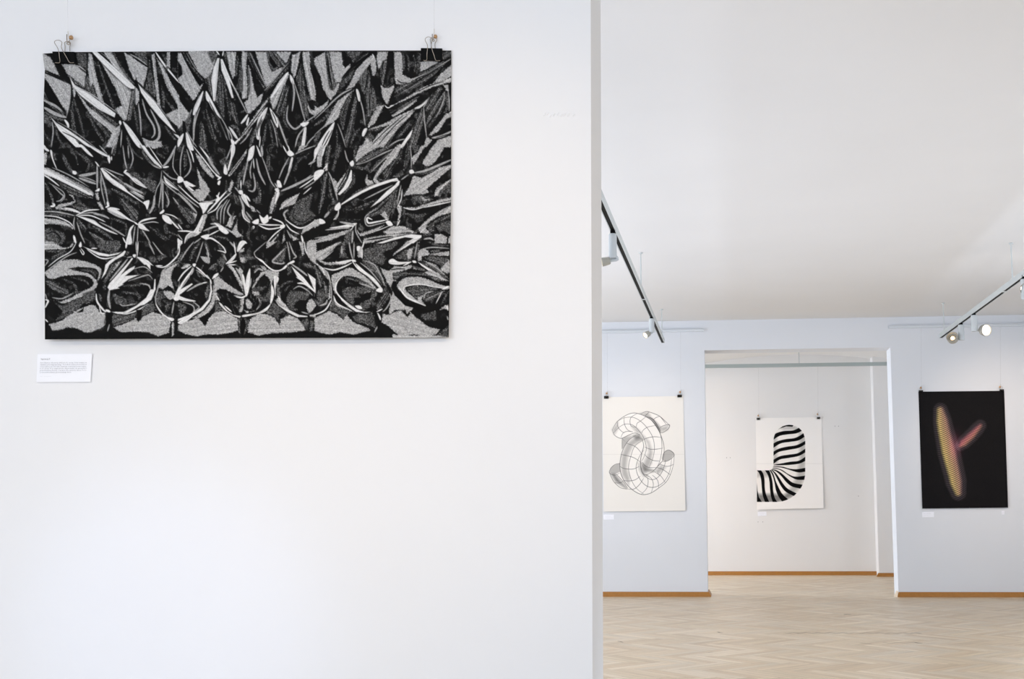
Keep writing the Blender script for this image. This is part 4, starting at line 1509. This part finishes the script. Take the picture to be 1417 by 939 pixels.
# labels
def card(plane,q,label,lines,off=.006):
    P=pl(plane);c=P(sum(p[0] for p in q)/4,sum(p[1] for p in q)/4,0);t=thing('wall_label',c,label,'wall label','caption cards beside the posters')
    bm=NB();a=[bm.verts.new(P(u,v,off)) for u,v in q];b_=[bm.verts.new(P(u,v,.0005)) for u,v in q]
    bm.faces.new(a);bm.faces.new(b_[::-1])
    for i in range(4): bm.faces.new((a[i],b_[i],b_[(i+1)%4],a[(i+1)%4]))
    bmesh.ops.recalc_face_normals(bm,faces=bm.faces[:]);link('card',bm,M_card,t)
    A,B,Cc,Dd=[P(u,v,off+.0004) for u,v in q]
    W_=(B-A);Hh=(Dd-A)
    me_all=[]
    for i,(txt,fx,fy,fw,fh,mt) in enumerate(lines):
        cu=bpy.data.curves.new('lettering','FONT');cu.body=txt;cu.size=1;cu.resolution_u=1
        to=bpy.data.objects.new('tmp',cu);C.objects.link(to);bpy.context.view_layer.update()
        dg=bpy.context.evaluated_depsgraph_get();me=bpy.data.meshes.new_from_object(to.evaluated_get(dg));bpy.data.objects.remove(to)
        co=[v.co.copy() for v in me.vertices];wx=max(v.x for v in co)
        wd=W_*fw/wx;hh=Hh*(-fh)
        for v,p in zip(me.vertices,co): v.co=A+W_*fx+Hh*fy+wd*p.x+hh*p.y
        me.materials.append(mt);o=bpy.data.objects.new('lettering',me);C.objects.link(o);o.parent=t;o.matrix_parent_inverse=Matrix.Translation(-t.location)
    return t
body=['Ferrofluid to substancja zbli\u017cona do cieczy, kt\u00f3ra reaguje na','dzia\u0142anie pola magnetycznego. Ferrofluid mo\u017cna uformowa\u0107 w','niespotykany spos\u00f3b wykorzystuj\u0105c naturaln\u0105 form\u0119 magne-','tu w cieczy. Pole magnetyczne wyprowadza do geometrii i',
 'przestrzennej formy, a wraz z nim zmienia rzecz. Po to','powierzchni\u0119 struktury geometrycznego wzoru']
L=[('Ingerencja II',.065,.20,.165,.085,M_ink2)]+[(b,.055,.33+i*.068,(.85 if i<5 else .57),.062,M_ink) for i,b in enumerate(body)]+[('Anna Morawska',.055,.81,.215,.062,M_ink)]
L[-1]=('.... .........',.055,.80,.215,.062,M_ink)
card('N',[(51.9,489.8),(127.6,489.3),(125.2,528.2),(50.4,528.6)],'white printed caption card on the near wall below the large spiky poster',L)
def tiny(plane,q,label): card(plane,q,label,[('.........',.12,.35,.62,.35,M_ink2),('................',.12,.60,.7,.25,M_ink),('..........',.12,.80,.5,.25,M_ink)],.004)
tiny(Y1,[(835.2,711.8),(849.6,711.6),(849.6,718.4),(835.2,718.6)],'small white caption card under the gridded tubes poster')
tiny(Y2,[(1048.4,707.8),(1060.6,707.6),(1060.8,713.4),(1048.6,713.6)],'small white caption card under the striped tube poster')
tiny(Y1,[(1276,708.2),(1292.4,708),(1292.6,715.2),(1276.2,715.4)],'small white caption card under the left corner of the black poster')
tiny(Y1,[(1386,706.6),(1390,706.5),(1390,711.5),(1386,711.6)],'tiny white sticker under the right corner of the black poster')
# ---------------------------------------------------------------- light tracks
ZT=2.165
def track(x,y0,y1,z,rods,label,joint):
    t=thing('light_track',(x,y1,z),label,'light track','light tracks hanging from the ceiling')
    w=.0145;h=.036
    a_=z-h*.45;b_=z+h*.55;i_=w-.0045
    bm=NB();prism(bm,[(x-w,y0,a_),(x-i_,y0,a_),(x-i_,y0,z+.002),(x+i_,y0,z+.002),(x+i_,y0,a_),(x+w,y0,a_),(x+w,y0,b_),(x-w,y0,b_)],(0,y1-y0,0));link('rail',bm,M_track,t)
    bm=NB();box(bm,(x-i_+.0003,y0+.002,z-h*.40),(x+i_-.0003,y1-.002,z+.001));link('slot',bm,M_black,t)
    bm=NB();box(bm,(x-w,y1,z-h*.45),(x+w,y1+.004,z+h*.55));link('end_cap',bm,M_track,t)
    for j in joint:
        bm=NB();box(bm,(x-w-.001,j-.012,z-h*.47),(x+w+.001,j+.012,z-h*.30));link('joint_clip',bm,M_track,t)
    for ry in rods:
        bm=NB();tube(bm,[(x,ry,z+h*.5),(x,ry,ZC-.004)],.0042,10);link('suspension_rod',bm,M_track,t)
        bm=NB();lathe(bm,(x,ry,ZC-.008),(0,0,1),[(0,0),(0,.012),(.0075,.014),(.0075,0)],20);link('ceiling_cup',bm,M_track,t)
    return t
tipL=onZ(917.3,474.2,ZT-.016);tipR=onZ(1302,467.4,ZT-.016)
rl=[onZ(916,427.5,ZC).y,onZ(885,349.2,ZC).y];rr=[onZ(1304,419,ZC).y,onZ(1397,336,ZC).y]
XTL=tipL.x;XTR=tipR.x
print('tracks',tipL,tipR,rl,rr,onZ(916,427.5,ZC).x,onZ(885,349.2,ZC).x,onZ(1304,419,ZC).x,onZ(1397,336,ZC).x)
track(XTL,3.9,tipL.y,ZT,rl,'suspended white ceiling track on the left, partly behind the near wall end',[onZ(885,411,ZT).y])
track(XTR,3.2,tipR.y,ZT,rr,'suspended white ceiling track on the right, running toward the black poster wall',[onZ(1396,400,ZT).y])
# cross track in the back room
ty=12.6;zt2=onY(1100,505,ty).z
t=thing('light_track',(.5,ty,zt2),'grey green ceiling track running crosswise in the back room above the striped tube poster','light track','light tracks hanging from the ceiling')
bm=NB();box(bm,(-2.6,ty-.018,zt2-.018),(3.2,ty+.018,zt2+.018));box(bm,(-2.6,ty-.021,zt2-.004),(3.2,ty+.021,zt2+.003));link('rail',bm,mat('grey green track',(176,186,184),.4,.1,.03,9),t)
bm=NB();p=onY(1105.8,500,ty);tube(bm,[(p.x,ty,zt2+.018),(p.x,ty,pa.z-.02)],.004,10);link('suspension_rod',bm,M_track,t)
# ---------------------------------------------------------------- spotlights
def spot(x,vt,u,vb0,vb1,wpx,head,aim,rpx,depth,label,arm,style='disc'):
    p=onX(u,vt,x) if 0 else None
    base_=onZ(u,vt,ZT-.018);y=base_.y
    sc=F/y
    t=thing('track_spotlight',(x,y,ZT-.018),label,'spotlight','spotlights on the ceiling tracks')
    r=wpx/2/sc
    z0=onY(u,vb0,y).z;z1=onY(u,vb1,y).z
    bm=NB();lathe(bm,(x,y,ZT-.004),(0,0,-1),[(0,0),(0,r*.62),(ZT-.004-z0,r*.62),(ZT-.004-z0,0)],20);link('track_adapter',bm,M_black,t)
    bm=NB();lathe(bm,(x,y,z0),(0,0,-1),[(0,0),(0,r*.92),(.004,r),(z0-z1-.004,r),(z0-z1,r*.94),(z0-z1,0)],28);link('body',bm,M_body,t,smooth=False)
    hc=onY(head[0],head[1],y+head[2]);aim=Vector(aim).normalized();R=rpx/sc;Dp=depth/sc
    bm=NB();a0=Vector((x,y,z1+.02));a1=hc-aim*Dp*.45
    tube(bm,[a0,a0.lerp(a1,.5)+Vector(arm),a1],r*.42,10,4);link('swivel_arm',bm,M_body,t,smooth=True)
    bm=NB()
    lathe(bm,hc-aim*Dp*.5,aim,[(0,0),(0,R*.72),(Dp*.12,R*.86),(Dp*.7,R),(Dp,R),(Dp,R*.9),(Dp*.62,R*.86),(Dp*.62,R*.5)],36);h=link('lamp_head',bm,M_head,t,smooth=False)
    bm=NB()
    if style=='disc': lathe(bm,hc+aim*Dp*.30,aim,[(0,0),(0,R*.86),(Dp*.05,R*.8),(Dp*.08,0)],32);link('lamp_lens',bm,M_lamp,h,smooth=True)
    else:
        lathe(bm,hc-aim*Dp*.1,aim,[(Dp*.22,R*.84),(0,R*.55),(-Dp*.05,0)],32);link('reflector',bm,M_refl,h,smooth=True)
        bm=NB();lathe(bm,hc-aim*Dp*.12,aim,[(0,0),(Dp*.02,R*.30),(Dp*.22,R*.36),(Dp*.4,R*.22),(Dp*.45,0)],20);link('bulb',bm,M_lamp2,h,smooth=True)
    return hc,aim
S=[]
S.append(spot(XTL,319,845.3,323.6,357,11.4,(838.5,361.5,0),(-1,-.15,-.22),6.3,12,'white spotlight on the left track nearest the wall end, seen from the side',(.03,0,-.01)))
S.append(spot(XTL,439.5,899,440.8,459.5,7.6,(895.5,462.2,0),(-.62,-.55,-.48),4.6,8.5,'lit spotlight near the far end of the left track, shining left',(.012,0,-.01)))
S.append(spot(XTR,447.5,1332,449.2,470.3,8.2,(1318.4,468,0),(-.40,-.80,.62),8,9,'spotlight at the far end of the right track with an open bowl head',(0,0,-.004),'bowl'))
S.append(spot(XTR,434.5,1350.6,436,458.3,8.6,(1362.5,456.6,0),(.46,-.95,-.14),8.2,9,'brightly lit spotlight with round face, second from the end of the right track',(0,0,-.006)))
S.append(spot(XTR,383,1431,386,414,12,(1420.5,399,0),(-.30,-.9,-.3),8.5,11,'glaring spotlight at the right edge of the view on the right track',(0,0,-.004)))
# ---------------------------------------------------------------- lights
def area(name,loc,rot,sx,sy,e,col):
    l=bpy.data.lights.new(name,'AREA');l.shape='RECTANGLE';l.size=sx;l.size_y=sy;l.energy=e;l.color=rgb(*col)[:3]
    o=bpy.data.objects.new(name,l);C.objects.link(o);o.location=loc;o.rotation_euler=rot;o.visible_glossy=False if 0 else True;return o
def spotl(name,loc,tgt,e,col,ang,blend=.8,r=.04):
    l=bpy.data.lights.new(name,'SPOT');l.energy=e;l.color=rgb(*col)[:3];l.spot_size=math.radians(ang);l.spot_blend=blend;l.shadow_soft_size=r
    o=bpy.data.objects.new(name,l);C.objects.link(o);o.location=loc;o.rotation_euler=(Vector(tgt)-Vector(loc)).to_track_quat('-Z','Y').to_euler();return o
R=math.radians
EXPO=0.17
area('window light left',(RX0+.1,7.2,1.25),(0,R(-102),0),1.5,5.0,146,(232,240,255))
area('fill light behind',(-.7,RY0+.1,1.3),(R(98),0,0),6.0,1.7,162,(226,237,254))  # added fill lamp behind the camera for bright, even walls
area('window light back room',(RX0+.1,12.4,1.35),(0,R(-92),0),1.5,1.6,112,(228,238,255))
area('fill light right',(RX1-.1,6.0,1.3),(0,R(97),0),1.5,5.0,44,(228,238,255))  # added fill lamp that lifts the right side of the room
area('area light back room right',(RX1-.1,12.2,1.5),(0,R(90),0),1.3,1.0,9,(230,238,255))  # extra weak area lamp on the back room's right side
area('ceiling fill',(-1.6,6.0,.35),(R(180),0,0),4.0,6.0,44,(200,222,255)).visible_glossy=False  # added upward lamp low in the room, only there to brighten the ceiling
spotl('track spot near',(.7,.2,2.3),onN(600,450),64,(255,224,184),32,1.0)
spotl('track spot far left',(-1.9,.1,2.3),onN(120,590),30,(255,232,200),38,1.0)
spotl('daylight patch',(-2.2,-1.5,1.6),onN(228,870),100,(190,212,255),12,.9,.10)
spotl('track spot left poster',(XTL-.25,9.5,2.08),onY(890,620,Y1),14,(255,232,206),70,1)
spotl('track spot black poster',(XTR+.4,9.3,2.05),onY(1400,620,Y1),34,(255,228,200),70,1)
spotl('track spot striped poster',(-.75,12.55,2.2),onY(1015,650,Y2),72,(255,220,184),80,1)
spotl('ceiling spill',(1.75,7.5,1.9),(1.9,8.8,ZC),3,(255,244,232),70,1)

sc=bpy.context.scene
w=bpy.data.worlds.new('world');sc.world=w;w.use_nodes=True;w.node_tree.nodes['Background'].inputs[0].default_value=(.9,.95,1,1);w.node_tree.nodes['Background'].inputs[1].default_value=.3
sc.view_settings.view_transform='Standard';sc.view_settings.look='None';sc.view_settings.exposure=EXPO;sc.view_settings.gamma=1
sc.cycles.max_bounces=8;sc.cycles.diffuse_bounces=6;sc.cycles.glossy_bounces=3;sc.cycles.transparent_max_bounces=12;sc.cycles.sample_clamp_indirect=4
sc.cycles.use_denoising=True
